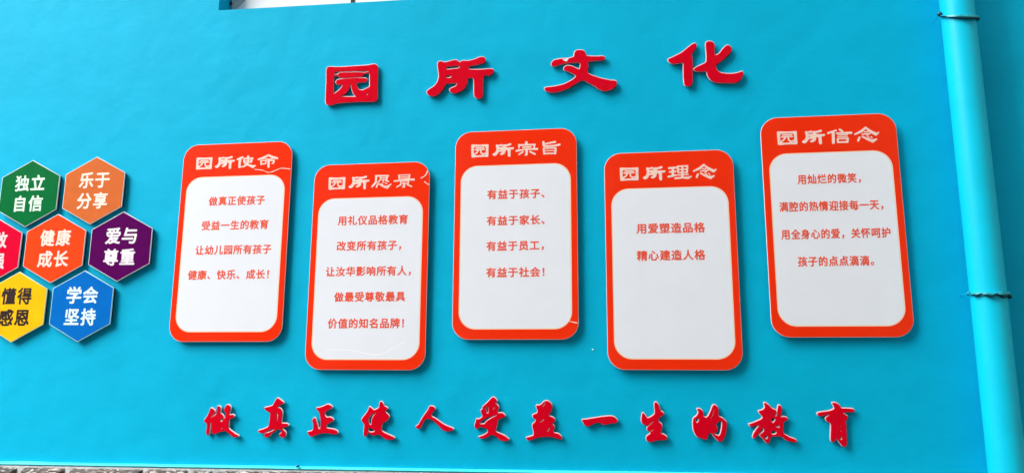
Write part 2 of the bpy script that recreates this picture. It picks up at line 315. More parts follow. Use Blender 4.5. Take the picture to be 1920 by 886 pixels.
# glyph outlines: x and height over eye level in tenths of a millimetre, one list per closed loop
GLYPHS = {
't0': '-12296,15450,-128,-12,-117,-25,-149,-4,-32,-8,-344,8,-32,-8,-151,7,-43,-8,-140,7,-32,-8,-130,6,-32,-8,-130,6,-32,-8,-130,6,-42,-7,-402,22,-55,14,-218,12,-87,-10,-42,-27,-22,-26,-18,-142,35,-703,-8,-43,9,-403,-8,-54,12,-229,-8,-54,8,-173,17,-99,15,-33,60,-70,66,-38,108,-5,394,88,235,21,139,-6,32,8,139,-5,43,8,139,-6,42,8,150,-7,42,8,160,-7,42,8,755,-36,95,20,31,17,42,56,20,53,10,64,-29,798,9,53,-10,260,8,54,-12,316,9,43,-2,54,-29,133,-69,74,-76,37;-13157,15136,618,-30,11,-6,18,-33,-6,-17,-21,-8,-138,-4,-96,-23,-43,19,-76,6,-43,12,-463,26,-53,-8,-411,22,-43,-8,-141,7,-77,-23,-44,-74,-26,6,-161,-22,-16,16,26,141,14,15,76,7,152,-7,42,8,228,-13,54,8,270,-15,53,8;-12497,14979,27,-1,18,-44,26,-674,-7,-32,-28,-6,-293,-142,-53,-11,-85,5,-76,28,-44,34,-71,115,-29,99,-4,76,-36,45,1,11,327,11,32,8,74,-3,106,30,22,22,10,32,6,32,-6,33,-13,23,-58,40,-76,16,-440,23,-42,-8,-194,10,-43,-8,-290,3,-32,-8,-87,4,-107,-15,-129,-5,-107,-31,-32,-43,-21,-64,2,-44,16,-45,36,-37,44,-24,55,-16,129,4,32,8,43,-4,7,-14,-22,-75,-62,-109,-82,-84,-124,-100,-157,-102,-12,5,-31,545,8,54,-16,340,6,21,225,11,31,-36,81,-61,44,-16,87,-6,43,-12,753,3,32,9,150,3,99,33,27,17,53,87,18,15,53,-2;-13471,14466,33,-1,2,-66,29,-153,42,-154,35,-88,82,-155,54,-68,39,-34,1,-11,-44,-3,-768,43,21,21,79,26,84,50,83,58,72,74,81,140,59,138,29,139;-12537,13878,33,-2,-3,-64,-22,-23,-43,3,-19,24,-5,22,18,20',
't0w': '-12297,15472,-128,-12,-117,-25,-149,-4,-32,-8,-344,7,-32,-7,-151,7,-43,-8,-140,7,-32,-8,-130,6,-32,-8,-130,6,-32,-8,-130,7,-43,-8,-402,22,-54,14,-218,12,-87,-10,-42,-27,-43,-47,-18,-142,35,-703,-8,-43,9,-403,-8,-54,12,-229,-8,-54,9,-173,16,-99,15,-33,66,-78,28,-26,44,-23,119,-9,394,88,235,21,139,-5,32,8,139,-6,42,8,140,-6,42,8,150,-6,42,8,160,-7,42,8,755,-36,95,19,31,17,58,67,24,63,11,64,-30,798,9,53,-10,260,9,54,-12,315,8,44,-2,54,-29,132,-91,98,-76,36;-13156,15114,607,-30,6,-4,-5,-14,-128,-7,-96,-23,-43,20,-76,6,-43,12,-463,27,-53,-9,-352,24,4,11,22,3,271,-15,53,9,270,-15;-14083,15132,178,-6,17,-5,-5,-11,-152,4,-53,-11,-37,-23,-46,-57,-107,-16,-46,7,-5,33,11,54,13,22,64,12;-12494,14958,14,-4,6,-19,22,-683,-73,-43,-261,-116,-107,3,-76,28,-45,44,-48,82,-28,99,-13,109,77,12,96,-4,32,8,181,2,53,11,53,19,35,33,23,74,-17,55,-72,60,-86,19,-246,15,-17,5,5,11,64,4,106,38,91,111,43,-1;-14267,14890,103,3,123,-94,44,-16,87,-7,16,-15,-69,-12,-129,-5,-107,-31,-53,-64,-21,-64,2,-44,18,-47,53,-55,48,-26,55,-17,161,12,14,-5,4,-11,-32,-96,-52,-79,-173,-149,-139,-86,-14,7,-4,22,-23,480,8,54,-15,328,14,15;-13459,14314,11,5,14,-28,47,-198,36,-88,82,-155,62,-79,-1,-11,-34,-3,-616,36,2,10,158,106,87,88,97,168',
't1': '-6608,15525,-62,-5,-112,-28,-112,-52,-144,-45,-225,-43,-93,-6,-83,25,-113,7,-62,-10,-41,-19,-71,-53,-41,14,-64,73,-32,22,-31,14,-73,15,-144,-16,-310,-75,-125,-4,-115,57,-63,13,-96,-17,-40,-41,-22,-74,4,-151,70,-401,3,-161,-49,-211,-60,-115,-93,-117,-91,-67,-208,-126,-93,-80,-19,-74,24,-43,56,-78,95,-60,125,-40,73,-4,62,10,135,59,140,115,105,117,68,103,77,177,61,41,61,21,145,4,30,8,227,-12,62,-17,22,-24,-1,-13,-45,-70,-76,-61,-102,-33,-122,-58,-31,-22,-13,-41,47,-101,52,-44,125,-51,102,-3,184,64,81,39,142,85,63,65,89,186,21,95,10,73,-1,96,10,21,76,54,164,-10,54,-71,23,-54,3,-170,11,-53,8,-528,37,-128,93,-81,71,-27,112,8,60,28,22,23,40,71,12,73,-5,506,9,52,-2,233,21,126,42,82,51,20,123,-30,71,3,131,59,68,73,35,83,-1,64,-33,49,-31,12,-254,15,-41,-8,-112,5,-31,-8,-112,5,-41,-8,-523,30,-102,42,-8,75,4,21,12,13,91,37,349,49,173,35,143,45,30,17,41,35,12,21,12,84,-14,55,-28,44,-46,48,-52,27;-7976,15118,139,-2,81,-21,18,-54,-3,-22,-73,-41,-475,-30,-93,8,-42,19,-15,19,-1,64,5,11,30,11,113,28;-8246,14630,36,0,52,-28,6,-62,-15,-18,-61,-26,-73,3,-41,-8,-41,5,-42,27,-6,64,35,32,31,12',
't1w': '-6609,15546,-61,-4,-112,-29,-113,-51,-143,-46,-226,-43,-92,-5,-83,25,-114,7,-61,-10,-41,-19,-72,-53,-34,13,-71,74,-31,21,-31,14,-73,16,-145,-16,-310,-76,-124,-3,-116,56,-62,14,-97,-18,-60,-61,-22,-74,4,-151,71,-401,2,-161,-49,-211,-39,-83,-93,-129,-92,-67,-208,-125,-113,-101,-19,-74,24,-43,67,-94,106,-66,125,-41,72,-3,62,10,136,59,99,75,60,60,112,124,62,96,64,156,53,42,62,20,144,5,31,8,227,-12,51,-14,11,-16,-55,-82,-46,-31,-102,-33,-123,-57,-45,-32,-19,-52,47,-101,74,-67,124,-51,103,-2,183,64,81,39,142,85,83,85,89,186,22,94,14,180,60,44,154,-8,23,-16,44,-88,3,-170,11,-53,7,-518,36,-138,115,-103,71,-27,112,8,60,28,35,32,38,61,21,94,-5,506,9,52,-2,222,24,142,30,57,40,20,123,-31,71,4,132,59,82,82,43,115,-4,42,-20,33,-33,39,-21,12,-265,15,-40,-8,-113,5,-30,-8,-113,5,-40,-7,-513,28,-82,30,-11,10,-5,24,4,45,82,38,348,48,174,36,152,49,71,53,23,35,12,64,-1,32,-15,46,-26,42,-67,70,-52,27;-7976,15097,139,-3,62,-19,14,-22,-1,-22,-52,-31,-475,-30,-83,5,-40,17,-6,12,-2,32,13,20,105,29;-8246,14609,36,0,33,-25,4,-33,-25,-22,-31,-11,-72,2,-41,-8,-42,6,-21,15,-2,52,22,18,20,6',
't2': '-1740,15594,-81,-7,-46,-22,-41,-37,-32,-48,-15,-60,-5,-122,-61,-60,-173,-43,-81,-7,-127,6,-35,-9,-151,7,-290,-35,-104,-40,-73,-76,-38,-83,0,-62,11,-25,40,-41,81,-33,81,11,232,78,267,49,173,4,34,9,185,-10,46,9,230,-5,34,-36,27,-54,-28,-206,-37,-57,-69,24,-240,140,-137,47,-127,16,-58,-8,-70,-42,-49,-64,-3,-86,28,-43,252,-104,229,-134,70,-67,3,-36,-17,-40,-124,-111,-130,-80,-249,-118,-97,-34,-116,-30,-277,-49,-265,-23,-104,4,-149,-34,-19,-60,3,-24,25,-44,69,-64,104,-41,58,-4,35,-13,242,-13,287,50,196,62,230,97,415,250,184,86,92,-13,68,-30,327,-199,337,-251,157,-92,68,-18,147,4,181,42,170,75,69,67,62,120,15,60,1,48,-11,48,-27,29,-101,31,-124,8,-135,31,-270,75,-181,61,-367,155,-165,106,-24,50,-13,61,35,156,13,109,-8,159,28,41,46,30,58,12,80,-3,149,15,102,-5,35,9,114,-5,34,9,69,-3,45,13,35,13,38,70,0,49,-24,32,-34,25,-91,19,-103,5,-45,-9,-378,22,-45,14,-126,12,-69,32,-53,161,-36,67,-45,39,-35,17,-80,17',
't2w': '-1740,15619,-69,-5,-35,-13,-35,-20,-52,-52,-31,-47,-16,-61,-6,-122,-36,-37,-162,-40,-93,-10,-313,5,-243,-26,-140,-42,-105,-103,-38,-75,0,-86,69,-77,84,-36,81,12,232,77,266,49,174,4,34,9,185,-10,46,9,161,-8,57,8,23,-15,27,-54,-25,-194,-17,-38,-23,-4,-285,160,-138,48,-127,15,-58,-8,-61,-36,-60,-57,-21,-36,-3,-85,11,-25,51,-54,241,-94,229,-134,47,-54,3,-24,-15,-36,-102,-91,-131,-81,-249,-118,-97,-33,-115,-31,-277,-49,-266,-23,-104,4,-151,-32,-25,-25,-15,-60,3,-24,25,-44,92,-89,104,-41,58,-4,34,-13,242,-13,288,50,196,62,230,96,415,251,184,86,91,-13,68,-30,328,-199,337,-251,157,-92,67,-18,147,4,182,42,170,75,92,90,61,120,15,59,1,48,-13,61,-24,28,-44,26,-79,19,-124,8,-135,32,-271,74,-181,61,-362,153,-146,92,-25,41,-13,61,47,253,2,85,-10,74,14,35,38,25,57,12,80,-3,149,14,103,-4,34,9,114,-6,35,9,68,-2,80,23,26,25,38,83,-2,36,-47,58,-34,26,-90,18,-103,5,-46,-9,-377,22,-46,14,-126,12,-51,30,-25,87,-56,114,-71,68,-34,17,-81,17',
't3': '4506,15673,-79,-43,-30,-73,-6,-156,8,-36,-4,-120,15,-145,3,-227,-13,-47,-7,-143,-39,-93,-81,-46,-272,-113,-118,-62,-90,-69,-7,-24,5,-24,74,-65,86,-32,230,-13,110,17,54,-6,44,-40,22,-156,40,-96,79,-135,78,-77,106,-64,53,-18,107,-29,163,-10,42,-13,593,-31,109,26,111,80,94,106,84,183,16,70,-23,95,-62,9,-132,-47,-87,-19,-217,-27,-259,14,-204,47,-128,58,-93,109,-42,101,-13,108,34,69,149,99,267,205,251,249,48,72,30,118,-10,60,-17,37,-54,75,-56,29,-87,-3,-33,-13,-45,-30,-108,-107,-151,-194,-74,-73,-112,-50,-21,-2,-34,32,-10,96,10,238,15,107,-8,85,-12,36,-40,75,-67,43,-98,20;3842,15605,-90,-39,-250,-190,-180,-152,-139,-90,-378,-180,-163,-60,-34,-21,-24,-39,40,-98,29,-37,70,-55,55,-30,77,-15,389,56,54,-38,14,-64,-20,-571,8,-48,-5,-177,9,-37,6,-154,33,-72,21,-25,111,-35,66,0,77,20,23,18,37,51,30,141,39,1032,-21,300,29,119,63,80,128,197,28,82,-21,98,-13,18,-21,13',
't3w': '4506,15697,-67,-32,-28,-25,-36,-82,-6,-156,8,-36,-4,-120,9,-36,3,-228,8,-48,-21,-250,-27,-58,-15,-26,-33,-22,-357,-153,-169,-117,-11,-2,-4,20,13,381,-9,36,3,96,-15,156,29,119,63,80,140,220,16,59,-11,61,-18,49,-36,40,-77,8,-90,-34,-262,-197,-179,-152,-139,-90,-378,-180,-185,-71,-59,-71,40,-99,18,-25,48,-53,98,-65,88,-19,389,56,22,-10,12,-18,13,-48,-20,-571,8,-48,-5,-178,9,-36,6,-155,36,-76,42,-48,108,-33,55,-2,88,22,71,69,27,81,14,82,29,588,106,-87,86,-32,230,-13,110,17,54,-6,23,-27,32,-168,30,-72,74,-126,104,-111,106,-64,161,-46,162,-10,42,-13,582,-31,109,21,25,13,103,77,67,66,49,68,78,172,17,70,-20,95,-12,18,-20,13,-54,3,-132,-48,-87,-19,-217,-26,-249,13,-85,17,-140,34,-120,56,-72,87,-39,97,-11,60,0,59,32,51,126,83,267,205,267,264,55,80,27,106,-8,72,-11,28,-82,111,-64,30,-88,-9,-67,-40,-126,-124,-156,-200,-51,-50,-111,-50,-22,-1,-15,17,-8,84,10,239,15,107,-8,84,-12,37,-53,93,-75,50,-98,20',
'b0': '-18986,-1713,-50,-25,-39,-39,-45,-88,-15,-46,-4,-40,5,-63,3,-5,27,-11,22,-17,33,-45,9,-17,5,-57,-13,-103,-15,-46,-12,-20,-42,-29,-19,4,-16,27,-10,34,-5,51,-25,42,-53,38,-39,23,-52,21,-9,17,-2,11,17,97,-3,40,4,23,-6,75,-17,39,-40,34,-41,14,-49,-6,-18,-12,-13,-20,-10,-52,9,-114,8,-23,3,-34,-3,-46,-34,-76,-35,-42,-75,-55,-122,-73,-12,-3,-7,6,14,40,143,207,12,35,-3,40,-38,42,-86,55,-52,22,-44,0,-25,-30,-31,-121,-31,-86,-37,-81,-55,-98,-50,-69,-60,-68,-18,-42,16,-45,35,-28,81,-47,31,-48,15,-171,-23,-165,5,-62,18,-57,15,-28,16,-22,33,-24,20,-6,12,5,17,15,11,34,10,57,2,62,10,91,-2,40,6,68,-5,68,4,17,-5,68,4,40,11,53,12,7,18,1,18,-9,21,-50,24,-210,7,-17,6,-57,30,-124,30,-51,53,-28,37,-1,31,7,108,49,92,30,122,30,105,20,105,8,72,-24,262,-191,32,-20,71,-33,56,-12,68,2,86,19,23,12,13,12,7,17,-3,12,-27,24,-116,51,-51,27,-185,112,-43,30,-93,78,-23,30,-9,23,-4,40,5,22,-3,46,4,17,-5,153,15,74,29,42,36,23,103,33,48,27,35,49,0,23,-7,16,-63,46,-38,7,-73,-23,-31,-1,-32,7,-26,13,-6,39,33,115,14,80,8,68,-4,52,-30,51,-40,34,-54,23;-19220,-2351,14,3,18,-3,19,-34,2,-39,-32,-69,-38,-20,-63,17,-21,18,1,34,6,18,25,25;-19162,-2788,16,1,5,-6,-20,-48,-23,-22,-31,-7,-8,2,-9,17,-1,17,5,11,15,13',
'b0w': '-18987,-1690,-61,-30,-43,-41,-54,-104,-15,-46,-4,-46,6,-63,14,-16,44,-23,30,-39,6,-17,4,-57,-13,-97,-16,-47,-30,-21,-7,4,-11,34,-7,57,-30,47,-58,43,-88,45,-2,11,16,98,-2,40,4,22,-6,75,-10,28,-14,23,-49,41,-45,17,-25,1,-49,-14,-25,-24,-11,-23,-10,-46,9,-120,8,-23,3,-34,-4,-52,-27,-57,-30,-38,-77,-56,-66,-41,-10,1,8,17,123,179,14,40,-5,46,-50,54,-86,54,-65,28,-38,1,-12,-4,-21,-16,-15,-23,-11,-23,-26,-109,-31,-87,-32,-69,-55,-98,-30,-42,-81,-96,-22,-52,11,-40,12,-17,42,-33,74,-42,24,-37,15,-170,-23,-165,5,-63,19,-56,28,-51,14,-16,35,-24,33,-12,18,7,30,25,16,45,9,57,2,62,10,91,-2,40,6,68,-5,154,7,63,9,8,8,-8,9,-23,24,-210,7,-17,6,-56,30,-125,38,-63,65,-36,38,-3,37,7,108,50,92,30,128,31,98,19,106,7,64,-21,256,-188,65,-37,51,-22,57,-11,68,1,85,20,36,17,19,18,10,23,-1,17,-12,17,-29,24,-116,51,-183,106,-96,63,-90,75,-12,17,-9,22,-4,46,6,79,-5,153,11,60,28,43,30,18,91,28,60,33,17,18,27,42,1,35,-10,18,-37,32,-49,29,-37,6,-80,-23,-31,0,-26,9,-4,33,32,109,14,80,8,69,-4,51,-38,62,-41,37,-72,32;-19212,-2374,8,1,8,-6,5,-40,-29,-63,-18,-8,-52,13,-5,5,0,29,5,11',
'b1': '-16446,-1371,-12,-7,-17,-21,-63,-93,-61,-115,-24,-68,-39,-40,-128,-54,-97,-25,-122,-20,-45,-13,-22,-17,1,-12,27,-39,74,-76,52,-31,69,-20,50,-22,37,-40,9,-46,-7,-79,2,-39,-33,-429,-34,-45,-26,-24,-179,-76,-102,-35,-120,-34,-42,-22,-12,-25,1,-11,26,-28,101,-48,34,-8,49,1,42,7,42,18,142,77,207,104,73,14,74,-15,14,-14,-4,-11,-61,-42,-165,-81,-60,-19,-92,-9,-50,-24,-34,-34,-10,-17,-6,-23,3,-50,28,-39,59,-28,67,1,54,18,32,18,35,34,47,70,21,21,43,36,123,76,35,35,27,48,42,19,48,6,73,2,37,-7,48,-40,32,-44,16,-39,-11,-28,-107,-63,-2,-28,9,-17,44,-49,54,-39,75,-27,54,1,61,52,25,51,-1,50,5,22,-10,56,-47,72,-42,35,-94,58,-5,28,8,10,54,26,65,23,111,28,46,23,28,34,0,23,-7,11,-22,19,-44,26,-50,12,-213,-3,-12,7,-17,24,-5,73,5,22,-2,45,20,248,-9,130,-29,61,-59,79,-53,29,-111,19,-15,12,-2,6,55,47,60,35,125,61,37,24,27,27,11,25,-21,29,-26,24,-158,103,-104,59;-16392,-2063,14,1,16,-18,3,-33,7,-23,6,-101,-4,-17,-2,-74,-10,-56,-26,-79,-12,-19,-7,2,-4,17,5,22,-1,124,4,17,-4,73,4,23,-10,45,-24,39,-2,11,12,23',
'b1w': '-16448,-1348,-29,-17,-81,-116,-38,-69,-51,-120,-29,-28,-97,-42,-61,-18,-54,-13,-116,-19,-48,-13,-30,-16,-18,-26,0,-11,34,-51,81,-81,58,-35,75,-22,32,-13,29,-32,9,-40,-6,-79,2,-40,-5,-17,2,-33,-5,-17,-22,-344,-5,-17,-27,-34,-32,-25,-155,-64,-102,-35,-121,-33,-47,-23,-19,-24,-10,-23,1,-11,13,-22,22,-20,70,-36,50,-22,25,-5,55,-1,43,8,101,45,94,56,196,98,72,14,37,-7,10,-6,-7,-12,-31,-18,-154,-75,-60,-19,-85,-8,-48,-17,-18,-10,-42,-44,-22,-51,6,-56,35,-47,76,-36,67,1,54,17,43,25,41,39,62,85,43,36,124,76,37,37,21,40,9,9,18,9,49,8,79,1,31,-7,35,-28,25,-33,15,-39,-11,-17,-103,-63,-6,-17,1,-23,15,-27,44,-50,61,-45,93,-33,43,1,18,7,65,58,27,51,6,17,0,89,-9,39,-49,73,-51,45,-78,47,-6,5,1,11,35,19,66,23,90,22,29,11,53,28,35,48,0,22,-13,22,-33,28,-53,28,-49,12,-195,-2,-12,2,-8,6,-6,73,4,22,-2,45,21,248,-10,130,-28,62,-69,92,-69,37,-81,13,-7,2,-1,6,31,24,59,35,125,61,37,24,33,33,15,24,2,12,-28,41,-32,29,-158,104,-111,62,-12,4;-16395,-2091,9,-6,9,-33,1,-60,-6,3,-7,28,-25,45,2,11',
'b2': '-13866,-1639,-48,-6,-153,-71,-178,-64,-77,-19,-55,-1,-41,-8,-24,-24,6,-16,40,-62,24,-28,61,-55,27,-44,28,-73,23,-78,39,-167,3,-45,6,-16,9,-167,-4,-23,1,-33,-21,-95,-12,-30,-17,-17,-36,-1,-12,6,-28,46,-75,228,-70,172,-20,38,-14,24,-13,7,-18,-2,-26,-18,-49,-49,-24,-53,3,-45,46,-111,10,-44,9,-178,-11,-51,-45,-58,-42,-22,-149,-26,-23,-8,-6,-6,7,-34,59,-99,37,-38,28,-17,43,-18,60,1,348,121,106,25,143,24,113,2,19,-5,138,-9,96,-17,121,-29,77,1,30,8,46,17,30,29,-1,61,-8,17,-25,27,-88,47,-78,23,-91,17,-144,20,-96,6,-25,7,-26,27,-3,27,10,73,26,50,37,30,70,34,100,41,58,37,29,40,6,17,-2,28,-37,50,-40,28,-55,22,-24,6,-54,0,-89,-20,-51,15,-36,37,-39,50,-18,41,-1,39,7,28,15,22,31,31,58,44,64,40,119,62,45,33,23,35,1,11,-10,24,-54,49,-52,28,-79,27',
'b2w': '-13868,-1616,-47,-6,-153,-72,-178,-64,-78,-19,-54,-1,-42,-7,-17,-10,-24,-26,-5,-17,39,-66,37,-45,57,-50,12,-16,26,-56,22,-61,55,-223,3,-45,6,-16,9,-168,-4,-22,1,-33,-26,-112,-7,-7,-12,-2,-18,7,-15,23,-47,150,-63,167,-35,83,-40,72,-26,18,-24,-1,-35,-21,-49,-48,-15,-23,-22,-45,-1,-11,3,-39,46,-111,10,-44,9,-173,-5,-39,-32,-51,-26,-18,-41,-13,-126,-21,-31,-12,-16,-23,8,-33,66,-110,43,-44,28,-17,55,-23,60,1,348,120,107,25,142,25,114,2,18,-5,138,-9,96,-17,121,-29,77,1,65,19,29,16,30,30,6,17,-3,55,-14,28,-31,33,-82,44,-24,10,-103,28,-204,30,-90,5,-19,6,-13,13,-3,22,8,67,19,40,35,28,164,72,65,42,33,45,12,28,-2,27,-13,22,-31,39,-46,34,-92,34,-54,-1,-89,-20,-18,4,-26,12,-24,26,-27,35,-23,44,0,39,6,23,9,16,26,26,58,44,64,40,117,60,43,30,38,56,-1,17,-13,28,-62,55,-64,35,-79,27',
'b3': '-11263,-1478,-24,-18,-33,-78,-11,-56,3,-94,-12,-28,-24,-29,-75,-45,-55,-28,-73,-25,-41,12,-92,80,-61,43,-36,17,-23,-8,-20,-89,-65,-140,-111,-146,-104,-121,-46,-69,-6,-44,10,-39,42,-55,83,-80,16,-46,-6,-148,-4,-17,1,-39,-5,-16,1,-39,-8,-77,4,-99,15,-49,20,-29,13,-10,41,-12,18,2,13,7,32,66,11,66,-1,39,8,8,17,5,18,-6,67,-45,102,-59,71,-22,89,-4,58,13,98,38,64,0,98,-60,148,-103,66,-31,106,-31,41,-2,17,-4,53,0,23,6,76,2,46,13,30,13,52,44,-1,11,-27,29,-141,62,-261,103,-148,69,-57,33,-30,60,-2,22,4,17,8,120,17,72,27,56,47,40,81,32,62,43,60,59,32,44,33,72,1,17,-11,41,-46,63,-63,57,-74,46,-19,34,4,16,85,84,31,38,2,12,-8,22,-49,34,-60,27,-53,14,-9,7,-19,22,-2,50,-8,22,-38,51,-49,44;-11547,-1998,14,2,18,-2,13,-22,-21,-45,-85,-110,-34,-50,-17,-41,-11,-50,0,-27,-5,-17,4,-149,-23,-40,-77,-1,-32,45,-9,33,-2,33,-13,66,-2,83,21,44,38,51,99,106,50,45;-11808,-2698,14,2,18,-4,41,-2,71,-20,108,-48,44,-34,12,-22,-5,-16,-16,-17,-37,-23,-46,-14,-100,-1,-41,6,-54,21,-14,12,-21,44,-3,82,6,11',
'b3w': '-11264,-1456,-31,-18,-11,-11,-37,-89,-11,-56,2,-94,-6,-17,-18,-24,-119,-67,-67,-24,-29,6,-19,9,-79,71,-79,53,-30,12,-37,-14,-11,-16,-17,-90,-60,-128,-111,-146,-104,-121,-49,-75,-8,-50,9,-38,48,-66,79,-76,14,-39,-5,-149,-5,-17,1,-38,-5,-17,1,-38,-8,-77,4,-99,16,-50,26,-39,24,-19,54,-14,35,13,12,12,27,56,12,44,4,60,8,6,67,-44,102,-59,83,-27,88,-4,59,13,98,38,58,0,92,-55,128,-90,50,-28,47,-21,107,-31,40,-1,18,-5,52,1,24,5,75,2,46,13,42,18,27,20,35,36,3,11,-4,11,-37,40,-152,66,-251,99,-107,47,-89,49,-27,49,-2,22,5,17,8,121,16,72,22,44,41,35,75,29,57,36,71,69,44,61,32,72,1,16,-15,50,-48,65,-69,63,-72,46,-8,17,4,11,79,78,33,39,6,23,-14,33,-56,39,-72,33,-49,14,-7,12,-2,44,-8,22,-45,62,-55,49;-11545,-2021,13,2,4,-7,-13,-28,-85,-110,-35,-52,-27,-67,-10,-77,4,-149,-7,-13,-11,-6,-48,1,-20,22,-8,33,-2,33,-14,66,-2,83,18,36,79,96,96,95;-11801,-2720,61,-2,77,-23,96,-42,33,-23,10,-22,-29,-23,-23,-11,-29,-8,-100,-1,-41,6,-42,16,-14,17,-8,22,-3,77',
'b4': '-8825,-1662,-52,-12,-28,-24,-15,-54,-22,-45,-111,-166,-153,-215,-84,-133,-98,-184,-39,-38,-80,-40,-9,-9,-12,-28,39,-59,32,-23,58,-11,29,0,23,8,28,20,31,31,15,22,123,258,41,55,62,51,52,14,34,0,18,-5,63,1,76,-23,34,-15,102,-60,65,-48,349,-324,84,-46,48,-16,75,-11,126,2,85,12,62,23,42,41,5,11,-7,26,-25,23,-46,21,-172,55,-104,41,-133,64,-402,253,-128,62,-38,28,-24,38,1,38,39,61,43,55,77,78,17,27,8,44,-4,22,-13,24,-30,34,-29,20,-70,22,-35,5',
'b4w': '-8826,-1640,-57,-15,-41,-31,-19,-67,-16,-33,-112,-166,-153,-216,-83,-132,-98,-184,-34,-33,-92,-49,-20,-44,45,-70,44,-31,58,-14,34,1,23,7,36,23,40,39,16,22,117,247,38,56,37,36,22,15,46,13,35,0,17,-4,64,0,75,-22,124,-71,69,-51,223,-204,74,-77,54,-44,93,-47,46,-16,75,-11,125,2,91,14,51,17,17,9,47,47,11,22,-2,16,-11,22,-29,26,-59,28,-98,28,-167,63,-133,63,-401,254,-129,61,-35,27,-15,28,0,22,7,17,28,46,43,53,77,78,22,39,8,44,-4,22,-18,32,-22,28,-26,23,-41,21,-53,16,-40,6',
'b5': '-5893,-1233,-45,-26,-210,-212,-209,-187,-15,-33,12,-43,-4,-22,-16,-19,-61,-41,-13,-39,24,-81,55,-119,1,-49,-21,-33,-23,-22,-25,-17,-101,-56,-39,-7,-52,27,-11,0,-11,-8,-8,-34,-1,-38,-22,-71,-35,-81,-7,-33,1,-54,13,-59,28,-48,31,-29,17,-6,23,2,39,22,72,70,12,5,79,2,130,-27,85,-35,70,-61,22,-37,2,-37,-13,-44,-23,-29,-45,-32,-61,-39,-134,-61,-51,-17,-101,-22,-7,-11,1,-10,46,-38,57,-17,50,1,23,-5,78,7,109,36,76,38,73,51,56,23,89,8,51,-11,112,-52,62,-40,100,-87,63,-37,17,-5,73,-22,72,-4,22,6,101,7,55,19,19,17,15,21,-5,16,-35,40,-116,81,-74,42,-65,30,-300,119,-27,37,61,275,34,194,40,51,78,39,151,53,51,28,23,34,1,27,-8,17,-40,44,-28,20,-79,37,-67,0,-45,-11,-28,0,-28,7,-13,17,-22,32,-2,32,37,77,11,32,6,38,-1,44,-17,38,-44,48,-37,35,-57,36,-8,9,2,17,45,30,23,25,7,27,-1,27,-12,22,-27,32,-63,60,-59,28;-6146,-1645,20,0,20,-32,1,-49,5,-16,1,-49,5,-17,1,-48,6,-22,0,-54,-6,-17,-8,-11,-33,-8,-28,1,-24,23,-20,103,-1,70,5,22,2,54,22,39;-5817,-1652,7,2,8,-8,-7,-62,-25,-41,-37,-29,-10,1,-9,16,2,30,22,38;-5714,-2025,20,3,7,-3,2,-5,-8,-16,-12,-13,-84,-44,-135,-59,-100,-55,-131,-90,-60,-54,-32,-60,-12,-10,-39,-15,-147,-2,-34,6,-16,12,-12,32,27,38,90,68,100,60,169,84,135,50,236,68',
'b5w': '-5893,-1211,-56,-32,-210,-212,-212,-187,-23,-49,11,-44,-1,-16,-11,-11,-61,-39,-9,-16,-12,-38,25,-82,54,-118,1,-49,-18,-25,-37,-30,-92,-51,-45,-6,-29,18,-23,9,-22,-9,-13,-13,-6,-16,-6,-60,-12,-43,-46,-115,-7,-32,1,-54,14,-59,33,-59,37,-35,17,-9,34,1,50,27,73,68,79,3,130,-26,68,-26,71,-60,15,-26,2,-38,-8,-34,-20,-25,-91,-62,-135,-61,-73,-23,-78,-15,-17,-11,-13,-28,6,-16,47,-40,17,-9,57,-16,50,0,23,-5,79,7,109,37,86,43,67,46,51,22,89,9,51,-12,101,-46,62,-41,100,-86,74,-42,90,-27,39,0,22,-5,134,14,55,18,17,10,19,18,21,33,-6,16,-17,26,-29,29,-117,82,-73,42,-79,36,-275,108,-13,9,-10,16,-2,16,59,259,34,189,24,35,16,10,112,50,95,32,62,33,12,12,22,38,1,27,-13,28,-45,49,-29,20,-90,42,-67,1,-45,-11,-23,-1,-17,4,-12,10,-17,26,-2,28,37,76,11,32,7,39,-2,43,-27,54,-79,81,-49,31,-4,6,32,25,30,30,12,38,-2,28,-17,32,-27,33,-65,61,-74,37;-6145,-1667,8,0,8,-11,1,-48,5,-17,1,-49,6,-16,1,-49,5,-21,0,-54,-8,-10,-16,-4,-23,1,-7,6,-20,98,0,70,5,22,0,49,13,25;-5840,-1707,8,1,2,-6,-12,-27,-12,-13,-11,0,4,18;-5751,-2053,7,1,-1,-6,-19,-11,-166,-74,-106,-58,-91,-62,-43,-31,-62,-55,-29,-56,-9,-8,-29,-11,-146,-3,-28,8,-6,8,-2,13,13,20,89,70,101,60,146,73,146,56',
